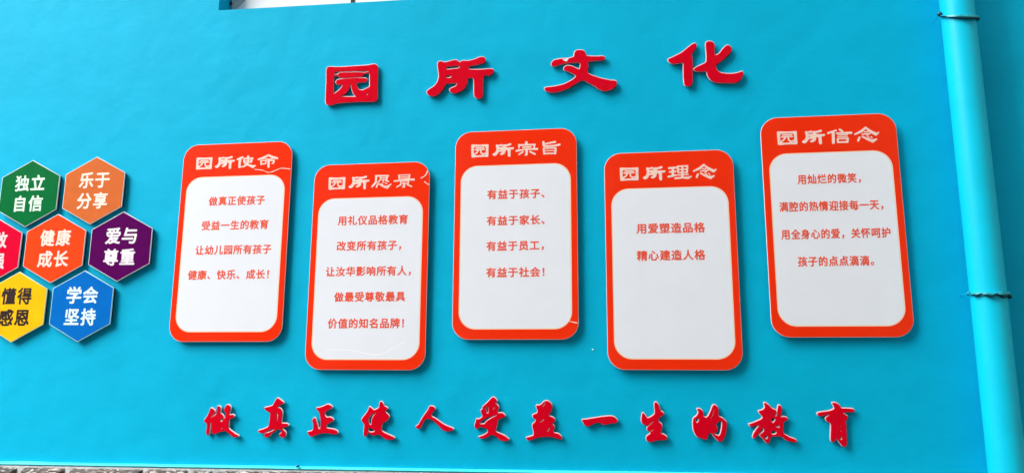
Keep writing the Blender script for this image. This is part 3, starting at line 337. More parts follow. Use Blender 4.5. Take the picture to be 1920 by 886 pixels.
'b6': '-3435,-1372,-62,-23,-43,-33,-76,-82,-41,-28,-78,-39,-16,-6,-28,-1,-55,28,-18,-15,-8,-43,1,-65,5,-27,40,-64,9,-32,0,-38,-12,-59,-46,-45,-105,-31,-39,-19,-22,-24,-8,-18,1,-27,37,-80,31,-27,66,-25,14,-27,-18,-70,-46,-51,-66,-52,-30,-54,0,-70,10,-64,32,-101,18,-79,0,-37,5,-22,-1,-58,-24,-38,-11,-7,-110,-39,-160,-37,-33,-18,-2,-32,38,-53,35,-33,28,-5,28,0,93,25,83,28,144,57,115,30,28,1,138,23,126,8,22,5,176,3,16,-4,116,-10,180,-40,82,-25,87,-34,44,2,34,33,1,37,-17,58,-28,39,-74,65,-73,32,-109,11,-28,6,-38,18,-8,9,0,42,13,48,37,75,0,54,-12,58,-27,42,-67,42,-4,16,7,10,63,36,46,51,12,38,0,48,-6,32,-29,39,-71,41,-71,26,-45,1,-33,6,-16,8,-8,9,7,27,16,32,53,87,28,53,45,135,7,27,0,70,-12,70,-32,59,-68,65,-50,26,-72,21;-3453,-1448,13,4,6,-4,0,-11,-22,-60,-22,-37,-52,-68,-22,-15,-24,1,-6,5,0,11,7,21,17,27,60,87;-3555,-2191,51,-5,-1,-16,-18,-21,-79,-65,-40,-24,-17,-6,-38,-6,-6,3,-1,10,10,16,82,81;-3266,-2555,14,-1,3,-26,-35,-85,-33,-43,-51,-29,-11,0,-1,28,55,107,35,40',
'b6w': '-3434,-1350,-74,-29,-45,-33,-70,-78,-56,-38,-67,-32,-11,-2,-27,1,-39,24,-17,2,-25,-20,-9,-17,-8,-43,0,-64,6,-27,42,-70,7,-27,0,-37,-13,-54,-23,-24,-14,-9,-91,-27,-56,-27,-23,-29,-12,-27,1,-26,40,-87,39,-37,61,-24,8,-11,-14,-61,-39,-44,-72,-56,-36,-67,0,-69,11,-64,32,-101,18,-80,0,-37,5,-21,0,-53,-14,-24,-27,-15,-83,-28,-160,-38,-50,-27,-9,-23,1,-16,7,-16,37,-52,34,-37,13,-6,33,-6,28,0,93,24,83,28,144,58,115,30,28,1,138,23,126,8,17,5,175,3,137,-14,181,-41,82,-25,87,-33,38,0,17,7,35,34,10,16,1,37,-12,47,-10,21,-26,37,-78,70,-88,39,-109,11,-30,7,-19,11,-3,5,0,32,13,48,37,75,0,53,-12,58,-11,21,-28,40,-52,34,2,6,53,32,44,49,10,16,12,37,0,48,-6,32,-11,21,-26,32,-63,38,-44,21,-49,15,-44,1,-28,7,-4,6,3,16,11,22,53,86,33,65,45,135,7,26,0,70,-12,70,-34,66,-77,74,-61,32,-72,21;-3481,-1497,7,5,3,-5,-7,-22,-17,-27,-46,-61,-5,-4,-6,1,10,26;-3555,-2212,13,-3,0,-8,-71,-60,-40,-22,-6,0,4,11,57,57;-3287,-2587,8,5,5,-5,-27,-70,-28,-38,-17,-7,-4,2,3,11,39,75',
'b7': '-529,-2015,-16,-4,-70,-1,-17,-5,-64,-1,-17,-5,-130,-13,-396,-68,-21,-1,-245,-45,-125,-18,-66,-1,-49,-6,-27,-16,-8,-13,28,-69,78,-131,38,-32,21,-10,57,-21,38,-6,16,0,65,18,66,33,76,51,82,38,109,24,91,1,119,-21,33,-16,1,-11,-12,-16,-2,-10,6,-6,11,-2,59,1,16,5,27,1,324,57,135,13,59,18,50,38,7,21,0,22,-10,36,-22,33,-74,74,-58,35,-75,27,-54,0,-22,4',
'b7w': '-529,-1993,-16,-4,-70,-2,-16,-5,-65,-1,-16,-5,-130,-13,-396,-68,-22,-1,-245,-45,-125,-17,-65,-2,-49,-6,-39,-21,-12,-14,-7,-16,33,-79,79,-131,43,-37,24,-11,65,-26,37,-6,17,1,65,18,76,38,77,51,71,33,108,24,92,1,119,-21,5,-6,-7,-22,5,-15,12,-12,21,-6,60,1,16,5,27,1,324,57,134,13,71,23,54,42,13,29,1,15,-16,58,-30,42,-71,70,-37,25,-107,42,-54,0,-21,4',
'b8': '1525,-1376,-35,-13,-20,-29,-8,-30,-3,-116,18,-156,-4,-139,-2,-11,-25,-47,-16,-17,-63,-49,-59,-35,-118,-60,-41,-1,-12,5,-20,20,-113,160,-54,50,-25,-16,-34,-122,-1,-23,-12,-52,-3,-64,-6,-23,-1,-40,6,-52,35,-69,45,-41,70,-34,75,-23,53,2,42,39,113,87,77,47,23,6,3,-7,-9,-15,-102,-99,-71,-51,-36,-19,-10,-21,-56,-47,-16,-34,0,-46,12,-41,23,-26,78,-41,15,-17,23,-51,-7,-17,-18,-18,-78,-40,-42,-34,-35,-54,-11,-29,-1,-63,6,-29,17,-34,52,-46,35,-6,69,1,24,5,35,2,111,26,134,40,41,1,23,6,139,2,23,-4,58,0,46,7,29,8,48,33,13,14,14,29,-17,63,-39,39,-92,57,-126,37,-22,28,32,69,56,156,4,69,-17,68,-27,40,-59,43,-33,35,-29,59,-1,28,38,76,32,30,119,73,60,59,3,31,-17,40,-24,26,-80,35,-23,23,-14,71,-32,103,-16,47,-38,80,-51,64,-25,12;1359,-2581,21,3,14,-8,3,-11,-13,-19,-53,-30,-35,-13,-23,1,-19,13,0,11,14,13',
'b8w': '1526,-1353,-36,-12,-18,-11,-25,-43,-9,-29,-3,-116,19,-156,-4,-139,-14,-35,-17,-23,-61,-47,-49,-31,-119,-59,-35,-2,-23,18,-110,156,-54,54,-17,8,-32,-17,-15,-17,-36,-128,-2,-23,-12,-53,-9,-127,6,-52,33,-69,7,-13,49,-43,83,-41,75,-23,49,-3,-5,-11,-34,-29,-22,-47,0,-46,7,-28,11,-23,22,-29,85,-44,26,-46,-1,-11,-11,-12,-78,-40,-51,-42,-35,-58,-14,-35,-1,-63,6,-28,22,-45,58,-52,46,-12,70,1,23,6,35,1,111,26,135,40,40,2,24,5,138,3,23,-5,58,0,47,7,40,14,48,33,19,20,20,41,-22,73,-44,45,-93,58,-57,21,-58,14,-18,12,0,12,28,58,57,155,3,69,-11,57,-11,23,-29,43,-62,45,-29,29,-23,48,0,29,26,58,22,23,124,77,67,64,10,17,3,29,-23,52,-30,31,-40,21,-40,15,-13,12,-6,18,-7,46,-32,104,-16,46,-45,94,-36,50,-18,17,-37,19',
'b9': '4072,-1465,-55,-36,-35,-58,-37,-109,-38,-92,-93,-173,-41,-52,-49,-32,-52,1,-62,26,-9,8,-15,29,9,91,-5,46,-21,69,-36,45,-76,52,-17,6,-40,7,-58,-10,-8,-11,-2,-12,26,-51,21,-80,-8,-40,-54,-93,-45,-43,-94,-67,-40,-76,-10,-103,-6,-17,-2,-57,4,-23,-2,-63,5,-17,7,-119,21,-103,47,-118,47,-74,56,-55,47,-24,16,-6,114,-17,34,-11,84,-41,62,2,49,41,31,57,36,114,30,46,42,24,18,2,23,-8,26,-25,154,-193,73,-74,59,-53,52,-19,69,20,43,35,59,86,44,91,58,171,30,113,18,142,6,17,6,131,-6,34,-27,47,-93,91,-72,49,-106,47,-32,39,-7,36,1,40,-4,23,8,183,-11,51,-38,71,-33,35,-67,38;4053,-1656,11,3,8,-8,-1,-40,-43,-161,-25,-57,-55,-87,-35,-46,-8,-7,-12,-1,-6,8,6,11,63,92,32,69,45,184;3289,-2072,66,4,39,-15,8,-10,-3,-40,-68,-110,-29,-18,-12,5,-23,30,-21,45,-16,63,2,11,13,23;4308,-2166,48,1,23,-23,6,-34,-7,-154,-6,-17,-10,-74,-41,-171,-34,-91,-43,-54,-35,-17,-62,17,-72,33,-63,34,-6,11,1,11,8,9,75,20,23,10,35,30,33,59,4,68,-31,108,-37,67,11,29,70,69,37,25',
'b9w': '4073,-1442,-58,-35,-19,-19,-37,-63,-37,-109,-38,-93,-80,-149,-36,-52,-43,-31,-52,-1,-39,17,-18,13,-7,17,9,86,-5,45,-26,80,-45,54,-72,50,-57,18,-64,-7,-23,-13,-18,-30,27,-57,15,-52,6,-28,-8,-41,-51,-83,-35,-35,-101,-72,-46,-88,-10,-103,-6,-17,-2,-57,4,-23,-2,-63,5,-17,8,-120,20,-102,52,-130,42,-68,60,-61,65,-34,17,-7,113,-17,34,-11,84,-40,62,1,18,10,48,43,37,68,24,75,25,57,19,21,17,9,17,1,17,-6,19,-18,152,-190,78,-81,60,-54,62,-22,74,22,56,44,59,86,49,102,59,171,29,114,18,142,6,17,6,130,-5,34,-33,59,-98,96,-71,49,-95,42,-22,16,-12,19,-6,28,1,40,-4,23,7,183,-10,52,-44,81,-38,41,-78,43;3288,-2095,66,4,19,-8,6,-11,-2,-18,-19,-34,-36,-58,-14,-12,-14,6,-15,23,-10,22,-16,63,3,11,6,5;4307,-2189,42,1,12,-23,-6,-165,-6,-17,-9,-74,-44,-177,-31,-79,-29,-41,-26,-14,-90,28,-72,39,-4,7,10,7,58,18,35,25,19,20,39,74,1,68,-29,102,-34,68,2,14,9,14,55,52,37,25',
'b10': '6229,-1359,-15,-24,17,-80,8,-79,-21,-52,-61,-58,-58,-29,-79,-15,-34,-13,-12,-11,-5,-13,0,-11,13,-30,50,-72,86,-100,7,-29,-27,-58,-16,-16,-66,-42,-230,-104,-188,-71,-29,-7,-22,4,-10,-8,6,-45,10,-28,22,-30,32,-22,51,2,126,55,69,19,90,7,10,-3,3,-5,-4,-30,-119,-134,-44,-59,-73,-119,-38,-85,-16,-62,0,-17,6,-29,27,-22,11,0,34,12,82,56,54,60,167,267,44,41,57,19,6,-2,6,-12,-18,-51,13,-61,-2,-11,-30,-40,-106,-78,-35,-31,-13,-17,-2,-12,25,-44,127,-133,73,-99,27,-28,50,-33,33,0,23,16,25,25,19,34,32,118,32,68,52,26,28,1,17,5,61,2,22,5,206,2,87,-32,121,-95,92,-49,119,-37,82,-16,38,0,22,-5,83,1,29,9,23,28,-4,22,-32,36,-26,20,-64,33,-141,45,-102,49,-130,82,-46,50,-20,67,5,95,32,164,14,118,25,36,16,15,73,29,43,26,25,31,3,23,-22,46,-38,22,-93,17,-34,-1,-73,-17,-17,0,-10,5,-11,14,19,79,47,154,9,51,-2,96,-14,45,-19,28,-24,25,-27,17,-33,-1,-19,-19,-13,-23,-37,-148,-8,-40,-4,-51,-5,-17,-5,-73,-9,-29,-13,-39,-19,-25,-24,-24,-17,-5,-9,8,-13,28,-5,22,1,29,6,11,39,38,20,36,9,45,2,34,-5,12,-34,34,-104,37,-50,34,-28,28,-31,45,-66,70,-76,55,-55,24;6576,-2020,54,4,22,-7,6,-7,10,-34,-14,-39,-41,-51,-48,-46,-30,-12,-21,15,-27,52,-14,39,-5,46,8,11,30,18;6761,-2304,47,2,11,-7,6,-11,0,-28,-9,-34,-8,-19,-17,-16,-50,4,-71,27,-19,13,5,22,74,36;6519,-2550,31,4,33,-6,66,-23,29,-23,12,-33,-16,-23,-65,-41,-51,-14,-64,8,-26,16,-14,28,-6,22,3,51,6,11,20,18;6240,-2762,9,3,29,-7,21,-39,-9,-40,-25,-51,-24,-14,-11,1,-38,22,-17,23,-19,51,6,17,19,18',
'b10w': '6230,-1336,-23,-17,-15,-31,17,-79,7,-74,-2,-17,-13,-28,-48,-49,-41,-22,-17,-7,-79,-14,-41,-18,-19,-18,-10,-23,0,-11,19,-42,50,-71,82,-95,6,-23,-22,-47,-64,-46,-189,-87,-98,-41,-131,-47,-29,-7,-28,3,-17,-11,-11,-19,11,-62,21,-39,20,-23,24,-17,16,-7,51,2,126,55,68,19,68,7,9,-2,2,-5,-92,-104,-53,-68,-92,-148,-37,-85,-16,-62,5,-45,9,-17,29,-23,22,-5,46,17,81,56,61,66,163,263,40,38,24,4,2,-9,-7,-34,13,-51,-7,-16,-14,-18,-104,-77,-41,-36,-20,-30,-1,-17,30,-50,126,-132,76,-102,30,-30,61,-40,27,-1,17,8,24,15,30,31,25,46,17,73,21,61,24,40,31,14,27,1,17,6,62,1,22,6,200,3,38,-12,43,-16,122,-95,59,-33,43,-21,141,-42,60,-12,39,0,22,-5,88,2,39,18,26,30,6,17,-10,29,-40,43,-23,17,-75,38,-141,45,-91,43,-133,86,-29,31,-14,27,-10,39,6,96,31,163,14,112,25,36,74,32,46,28,31,36,8,17,1,17,-16,39,-14,23,-50,28,-94,18,-33,-1,-74,-17,-12,2,0,23,61,204,9,51,-1,96,-20,56,-19,29,-29,30,-32,21,-39,1,-19,-8,-36,-57,-30,-114,-10,-57,-8,-12,-48,47,-99,36,-55,34,-22,23,-32,45,-71,76,-76,54,-60,28;6720,-1792,6,3,2,-14,-2,-23,-8,-28,-14,-36,-18,-24,-12,-5,-12,31,3,28,37,38;6575,-2042,59,2,12,-24,-14,-34,-35,-45,-38,-37,-17,-8,-11,4,-26,51,-10,28,-3,39,18,14;6760,-2327,36,3,8,-8,-8,-45,-10,-17,-44,4,-55,23,-1,5,8,8;6518,-2572,36,3,66,-17,38,-20,8,-14,0,-11,-39,-30,-34,-18,-34,-7,-61,6,-16,10,-6,13,-6,23,3,44,9,13;6239,-2784,9,2,16,-6,13,-18,-9,-39,-19,-34,-13,-8,-27,13,-16,22,-15,39,7,12',
'b11': '9149,-1320,-60,-8,-14,-28,4,-17,46,-84,19,-61,0,-56,-41,-40,-114,-48,-111,-30,-133,-14,-239,-38,-53,-24,-23,-34,-2,-28,21,-40,21,-17,64,-17,61,1,106,33,106,25,77,12,51,-2,-5,-11,-26,-25,-118,-83,-22,-28,-4,-45,15,-39,36,-50,42,-29,75,-31,29,-60,-4,-79,4,-22,-11,-167,-7,-22,-6,-89,-7,-28,-17,-239,10,-57,8,-14,43,-28,38,-1,40,14,25,40,5,44,15,44,13,8,21,-6,26,-15,28,-29,62,-86,91,-138,32,-35,68,-36,32,-1,34,23,26,25,26,55,4,50,7,22,13,188,-4,28,14,265,-4,22,7,100,-3,22,4,145,-10,117,13,50,54,54,20,36,8,28,3,28,-2,13,-14,28,-93,70,-63,33,-10,17,6,7,50,17,83,12,49,1,16,5,55,1,21,-5,125,-4,50,15,24,36,2,14,-4,22,-30,42,-16,9,-53,18,-71,0,-21,5,-109,-2,-27,6,-153,-2,-37,7,-38,40,-64,106,-42,38,-76,40,-54,12;9343,-2276,8,3,10,-7,7,-23,-8,-17,-18,-8,-12,8,-5,22,3,12;9351,-2492,12,1,6,-6,2,-22,-11,-15,-11,1,-7,13,0,17;9348,-2752,13,1,16,-17,1,-83,-10,-28,-33,-7,-6,1,-20,16,-23,60,13,28',
'b11w': '9151,-1298,-11,-4,-44,-1,-17,-7,-14,-18,-12,-28,9,-28,43,-79,16,-50,3,-51,-6,-11,-18,-17,-109,-47,-112,-31,-133,-13,-238,-38,-51,-20,-20,-16,-29,-45,-2,-28,14,-34,20,-27,39,-23,48,-12,66,0,107,34,78,19,66,12,33,-1,-10,-13,-78,-51,-19,-17,-28,-40,-4,-45,19,-50,40,-55,44,-29,70,-31,10,-11,14,-33,-3,-78,3,-22,-11,-167,-7,-22,-6,-89,-7,-28,-16,-239,13,-66,14,-22,54,-33,38,-1,39,13,23,17,26,46,5,44,8,22,7,4,11,-2,15,-9,23,-25,62,-85,91,-138,37,-41,78,-41,38,1,40,26,32,31,31,67,5,50,6,22,14,187,-4,28,14,266,-4,22,7,100,-4,22,5,144,-10,117,12,44,48,49,26,47,9,28,2,28,-14,44,-11,14,-47,37,-88,59,6,7,39,7,98,8,22,5,141,-4,22,-5,32,1,28,6,22,7,17,11,32,52,1,11,-8,34,-36,47,-26,15,-48,16,-76,1,-21,5,-115,-1,-21,5,-153,-2,-32,7,-31,33,-61,102,-47,44,-86,46,-54,12;9347,-2775,9,-5,1,-66,-4,-11,-16,-5,-16,15,-14,39,13,19',
'shi': '-18820,10843,-20,-8,-21,-22,-5,-25,8,-31,-1,-40,-40,-6,-89,3,-36,-5,-15,-16,-7,-30,-20,-19,3,-66,20,-117,13,-18,28,-13,-2,-20,12,-21,55,-32,-8,-12,-59,-47,-148,-32,-11,-12,0,-25,20,-22,37,-2,148,21,109,78,15,5,295,-148,21,-7,31,-1,35,15,13,16,93,72,0,30,-6,10,-22,12,-129,-4,-252,72,8,60,7,6,98,-3,32,-9,33,15,8,14,36,180,26,18,6,27,-12,20,-24,13,-140,1,-20,-4,-41,4,-9,70,-8,21,-29,27,-21,8;-19113,10798,-180,-60,-124,-60,-10,-16,2,-30,11,-16,13,-6,31,-3,46,8,11,-2,3,-6,3,-40,-6,-131,10,-207,9,-26,12,-17,28,-15,36,-3,25,11,15,20,6,20,-10,207,17,186,-5,46,95,40,25,31,0,25,-12,21,-20,17;-18705,10641,69,-3,3,-10,-9,-41,-15,-6,-72,5,-6,46,7,6;-18912,10638,69,-2,11,-41,-1,-9,-10,-3,-135,7,-11,36,3,10;-18726,10541,67,-1,6,-7,-3,-20,-6,-10,-25,-6,-41,2,-4,17;-18969,10544,123,-2,11,-3,3,-10,-5,-25,-5,-5,-114,-3,-13,8;-18867,10440,12,0,3,-11,-26,-18,-79,22,-3,5',
'ming': '-17690,10856,-50,-18,-235,-104,-267,-94,-22,-16,-4,-14,1,-21,6,-10,14,-12,21,-7,290,46,60,28,178,112,15,5,38,-22,141,-102,4,-5,-14,-7,-315,11,-25,-6,-6,-5,-2,-15,4,-16,23,-11,20,-3,21,5,78,-6,-11,-19,-5,-25,23,-337,8,-22,22,-21,32,-12,30,10,19,20,6,21,-17,300,11,3,154,-5,10,-4,4,-14,-9,-56,-60,-36,-10,-11,-1,-15,6,-10,13,-8,16,0,87,7,22,11,12,25,29,129,-1,20,-8,15,-16,16,-17,8,-26,-1,-30,-12,-200,8,-11,6,-2,6,161,-2,21,11,2,15,-10,25,9,2,254,-49,33,16,10,15,3,15,-2,25,-7,15,-16,16,-23,12,-245,72,-222,96;-17819,10559,-92,-5,-119,4,-20,-4,-42,11,-23,-11,-13,-20,1,-30,28,-177,14,-23,21,-14,16,-2,17,7,22,21,190,14,35,11,11,25,-10,25,16,120,-2,25,-19,22;-17852,10499,8,-5,2,-16,-14,-79,-116,-13,-46,-1,-11,50,-6,61,50,5',
'yuan': '-11886,9562,-50,-3,-17,-11,-9,-15,0,-20,10,-25,2,-30,-4,-20,-3,-230,-175,-215,-6,-29,7,-16,12,-11,15,-7,20,0,20,9,182,191,22,30,6,19,5,290,7,7,121,-4,8,-12,-2,-115,-17,-20,4,-30,-105,-101,-5,-15,1,-10,7,-12,15,-10,15,-2,17,7,100,94,12,22,-5,26,6,2,113,-6,2,-40,-7,-65,11,-20,17,-12,22,5,14,20,8,110,6,6,58,-4,-9,-24,2,-15,7,-8,86,-36,81,-29,25,1,16,15,6,20,-19,28,-20,9,-61,15,-9,6,15,35,17,144,6,6,35,7,20,25,-1,20,-22,27,-20,7;-11655,9468,256,-6,9,-3,4,-10,-3,-15,-9,-7,-246,3,-13,8;-11519,9384,118,-2,5,-8,-2,-24,-12,-12,-236,2,-12,8,0,25,10,12;-11444,9177,-15,-20,5,-15,12,-12,97,-48,20,-3,15,8,2,20,-9,16,-107,54;-11614,9143,-10,-11,-4,-15,11,-17,31,-24,-5,-2,-128,57,-10,1,-19,-11,-10,-17,-24,23,-17,8,-15,-1,-15,-8,-16,-22,-60,-133,-5,-29,11,-21,13,-11,20,-7,20,5,12,11,77,166,181,-140,252,-106;-11609,9144,15,-2,62,-42,4,-26,-6,-10,-13,-4,-1,-5,6,-5,205,-64,20,6,181,106,15,0,11,-5,11,-12,2,-15,-14,-25,-140,-165,-31,-30,-27,-8',
'jing': '-10256,9545,-15,-3,-120,4,-19,-4,-115,3,-25,-4,-115,4,-25,-4,-40,11,-27,-16,-5,-10,2,-60,5,-20,10,-115,7,-17,16,-15,25,-2,24,14,45,-1,20,4,140,-5,25,5,122,-7,-7,-6,-110,-3,-403,-31,-85,-3,-40,-5,-15,-8,-15,-22,1,-20,17,-23,20,-10,289,30,12,-8,6,-25,2,-64,8,-45,-3,-5,-196,-126,-10,-17,11,-22,10,-6,15,1,216,103,12,20,-1,20,-7,20,4,6,80,4,12,-8,3,-89,-6,-10,-42,-29,-9,-14,1,-15,12,-18,15,-10,94,3,27,16,14,24,-2,148,105,4,20,0,10,-8,-35,-2,-16,-11,-5,-15,0,-19,13,-22,241,-101,10,-1,17,11,4,24,-12,17,-203,109,25,12,11,17,18,108,-4,32,10,5,244,-6,25,15,11,25,-2,24,-15,26,-27,13,-50,1,-143,-9,-20,3,-3,10,24,188,-2,15,-21,18;-10352,9487,128,-2,7,-7,-4,-35,-7,-7,-294,5,-25,-5,-125,5,-12,7,-1,30,7,7,55,4,120,-4,24,4;-10379,9398,142,-2,8,-7,0,-20,-11,-12,-50,1,-20,-4,-140,4,-24,-4,-145,5,-25,-4,-25,1,-7,7,-1,30,6,7;-10463,9227,207,-5,7,-2,1,-5,-98,1,-24,-4,-110,4,-40,-4,-12,2,7,7;-10367,9174,107,-2,4,-6,-5,-40,-12,-16,-45,-4,-79,2,-36,25,-20,2,-29,-11,-20,-17,-69,-3,-13,8,-7,50,7,11',
'zong': '-4350,11014,-31,-15,-15,-20,-6,-20,0,-83,-7,-6,-215,2,-25,-4,-30,15,-20,3,-27,-12,-14,-20,-6,-26,5,-26,0,-128,13,-24,15,-9,15,-2,25,15,7,17,11,97,11,14,15,3,110,-4,25,4,368,-4,25,4,110,-5,7,-7,0,-16,-11,-102,-41,-6,-75,3,-19,-4,-75,2,-20,-3,-129,-1,-484,-58,-20,-10,-16,-22,0,-31,14,-21,17,-12,25,-2,429,75,7,-13,0,-164,-38,-44,-6,-20,6,-21,11,-13,15,-10,15,-1,85,18,20,14,10,22,2,225,7,12,90,-3,25,-6,124,-5,24,-6,130,-5,54,-7,25,6,17,15,8,10,7,31,-7,22,-25,26,-25,8,-99,-2,-12,8,26,117,18,41,-6,25,-14,16,-17,9,-54,2,-25,-4,-110,4,-20,-4,-109,4,-30,-3,-7,7,-1,77,-7,23,-13,19,-17,12,-20,7;-4145,10754,-369,-4,-25,-16,-7,-27,12,-23,25,-11,403,5,20,9,11,17,1,16,-6,15,-21,18;-4165,10514,-17,-10,-10,-20,3,-21,14,-17,238,-142,25,-6,30,16,10,20,2,20,-18,32,-257,128;-4518,10523,-22,-11,-182,-134,-17,-27,9,-21,23,-13,15,5,204,119,20,27,0,21,-21,27,-15,7',
'zhi': '-2934,10973,-425,-86,-59,-13,-15,-9,-7,9,-1,67,-7,17,-30,26,-39,2,-27,-21,-10,-20,0,-56,10,-118,11,-23,20,-20,4,-20,9,-16,36,-19,20,4,183,-7,25,4,182,-7,20,4,74,-2,266,62,24,14,12,31,-11,33,-29,17,-20,1,-262,-55,-162,0,-20,-4,-84,4,-25,-4,-79,3,-24,-4,-56,35,-6,10,2,7,20,-10,30,-1,479,64,17,16,9,15,0,31,-24,31,-21,8;-2941,10646,-15,-3,-172,7,-25,-5,-172,7,-25,-4,-158,4,-21,-20,-2,-61,19,-180,1,-41,11,-30,10,-12,20,-7,15,0,25,13,93,-3,25,4,340,-8,44,-20,29,9,11,11,12,30,25,258,-10,31,-16,13,-15,6;-3052,10583,100,-4,3,-10,-5,-51,-12,-7,-464,7,-12,8,-4,42,2,19,10,3,172,-7,25,4;-3082,10462,119,-5,-2,-51,-5,-20,-7,-7,-73,2,-20,-4,-158,6,-24,-4,-163,6,-10,3,-7,16,-4,56,6,7,153,-6,25,5',
'li': '3305,9539,-26,-7,-55,1,-20,-4,-90,3,-34,12,-36,-15,-185,1,-26,-16,-9,-33,-7,-5,-25,8,-80,-6,-80,2,-51,-8,-115,-2,-31,-11,-12,-17,-7,-21,1,-15,15,-29,30,-12,86,7,30,-2,7,-7,-6,-79,-89,-6,-21,-5,-21,-17,-8,-26,7,-23,20,-16,109,-2,0,-101,-8,-12,-146,-22,-30,-11,-19,-32,1,-21,9,-22,14,-11,22,-8,181,41,35,-5,41,22,116,26,16,15,10,20,18,-20,16,-8,160,4,7,-12,-4,-57,-115,-10,-165,-6,-21,-6,-20,-14,-8,-23,5,-26,21,-18,50,-2,310,28,243,-41,15,1,20,9,143,95,7,17,0,10,-6,13,-14,10,-25,1,-131,-41,-204,1,-12,8,2,53,7,11,210,0,20,10,11,18,1,10,-8,16,-22,14,-40,-4,-95,3,-20,-4,-54,2,-7,8,1,31,7,8,55,3,65,-2,24,-15,25,-2,20,10,17,23,9,73,4,100,6,21,4,95,5,21,-6,26,-8,11,-17,12;3159,9459,92,-3,1,-58,-8,-31,-120,0,0,83,8,7;2912,9457,119,-4,3,-11,-5,-73,-56,-7,-59,5,-5,69;2811,9386,13,2,2,-7,0,-164,14,-43,31,-19,30,4,115,-4,7,-8,-4,-37,-84,-4,-80,2,-21,-10,-16,-22,-29,29,-30,1,-40,-9,-35,-1,3,99,26,7,40,0,25,8,17,14,7,26,-7,23,-19,15,-85,3,0,79,7,7,91,3;3174,9305,57,1,10,-4,1,-30,-10,-53,-114,0,3,82;2917,9304,109,-4,2,-11,-4,-67,-51,-7,-59,4,-3,11',
'nian4': '4048,9568,-210,-158,-269,-145,-12,-12,-7,-21,7,-18,14,-15,25,-3,20,6,297,111,155,147,20,-13,71,-71,11,-18,-116,1,-64,-4,-17,-17,-1,-15,6,-11,19,-9,154,1,25,10,5,28,7,3,31,-31,32,-22,6,-11,-356,-32,-15,-10,-8,-13,1,-16,15,-17,34,-3,145,16,35,-1,5,-3,-34,-30,-6,-16,2,-10,10,-13,19,-6,15,5,113,83,35,11,13,18,-2,26,183,-123,34,-12,25,5,15,9,110,114,1,26,-10,12,-15,7,-100,-26,-15,0,-232,129,-140,111,-47,45,-19,4;3892,9153,-15,-15,-3,-12,1,-21,15,-17,256,-166,176,-104;3897,9154,25,-2,224,-109,194,-69,170,39,19,-7,10,-10,6,-18,-2,-15,-11,-18,-152,-113,-34,-14;4253,9125,-10,-21,7,-22,73,-56,15,0,10,6,8,21,-7,16,-67,55,-14,4;4129,9124,-15,-21,13,-24,58,-45,15,0,12,8,6,20,-7,14,-62,45;3767,9126,-15,-9,-14,-17,-64,-150,0,-21,10,-23,29,-16,25,4,17,11,72,160,-1,26,-15,24,-19,11',
'nian5': '11362,11074,-216,-163,-274,-148,-12,-13,-7,-22,5,-18,14,-16,25,-3,20,6,301,113,160,151,19,-13,69,-74,10,-19,-116,2,-64,-4,-18,-17,-1,-16,5,-11,20,-9,153,-1,26,11,6,28,6,3,31,-32,30,-23,6,-11,-357,-31,-15,-10,-8,-14,0,-16,14,-18,34,-3,145,15,35,-1,5,-3,-35,-31,-6,-16,1,-11,9,-14,20,-6,15,6,115,85,36,11,13,18,0,28,178,-129,33,-13,25,5,16,9,113,118,2,27,-10,12,-14,7,-100,-26,-15,0,-227,135,-136,116,-45,47,-19,5;11191,10644,-16,-15,-3,-12,0,-22,14,-18,249,-173,172,-109;11196,10646,25,-3,219,-114,191,-73,171,40,19,-8,9,-10,6,-18,-3,-17,-12,-18,-155,-116,-35,-15;11550,10613,-11,-22,6,-22,71,-58,15,-1,10,6,9,22,-6,16,-65,58,-14,4;11426,10613,-16,-22,13,-25,55,-47,15,0,13,8,6,22,-6,13,-60,48;11065,10617,-15,-9,-15,-18,-70,-155,0,-22,9,-23,28,-17,26,4,16,11,78,166,1,27,-14,25,-19,12',
'xin': '10243,11034,-25,-9,-15,-17,-6,-33,5,-17,39,-36,68,-50,12,-12,0,-5,-231,-6,-18,-11,-10,-16,2,-17,11,-17,21,-9,313,-13,25,-7,122,-7,-3,-6,-11,-1,-253,10,-25,-5,-130,5,-13,-7,-5,-11,0,-16,10,-12,428,-14,20,10,9,13,-2,12,-16,21,172,-4,27,12,16,27,4,27,-10,28,-29,20,-59,3,-21,-4,-279,-4,12,39,-2,22,-8,11,-115,94;10070,10987,-358,-100,-23,-17,-12,-21,-1,-22,6,-19,14,-16,19,-8,36,6,113,41,16,-2,-11,-180,3,-27,-10,-148,3,-27,-5,-82,8,-27,19,-23,16,-9,35,-1,16,6,26,26,9,23,13,262,-3,27,10,153,-4,28,-19,39,16,11,85,28,20,16,8,22,-6,24,-19,16;10412,10666,-15,-3,-259,10,-23,-12,-6,-17,6,-13,15,-10,428,-8,13,7,5,11,0,16,-10,12;10552,10595,-31,-13,-65,1,-15,-4,-159,7,-25,-5,-135,6,-15,-4,-17,-14,-8,-22,0,-158,4,-28,14,-19,15,-6,40,4,75,-3,20,4,119,-4,20,4,115,-4,24,-7,25,3,18,15,12,21,27,173,-6,25,-8,15,-24,13;10339,10515,166,-7,2,-11,-5,-16,-4,-49,-8,-11,-60,0,-20,-4,-115,4,-20,-4,-104,7,-5,27,3,65',
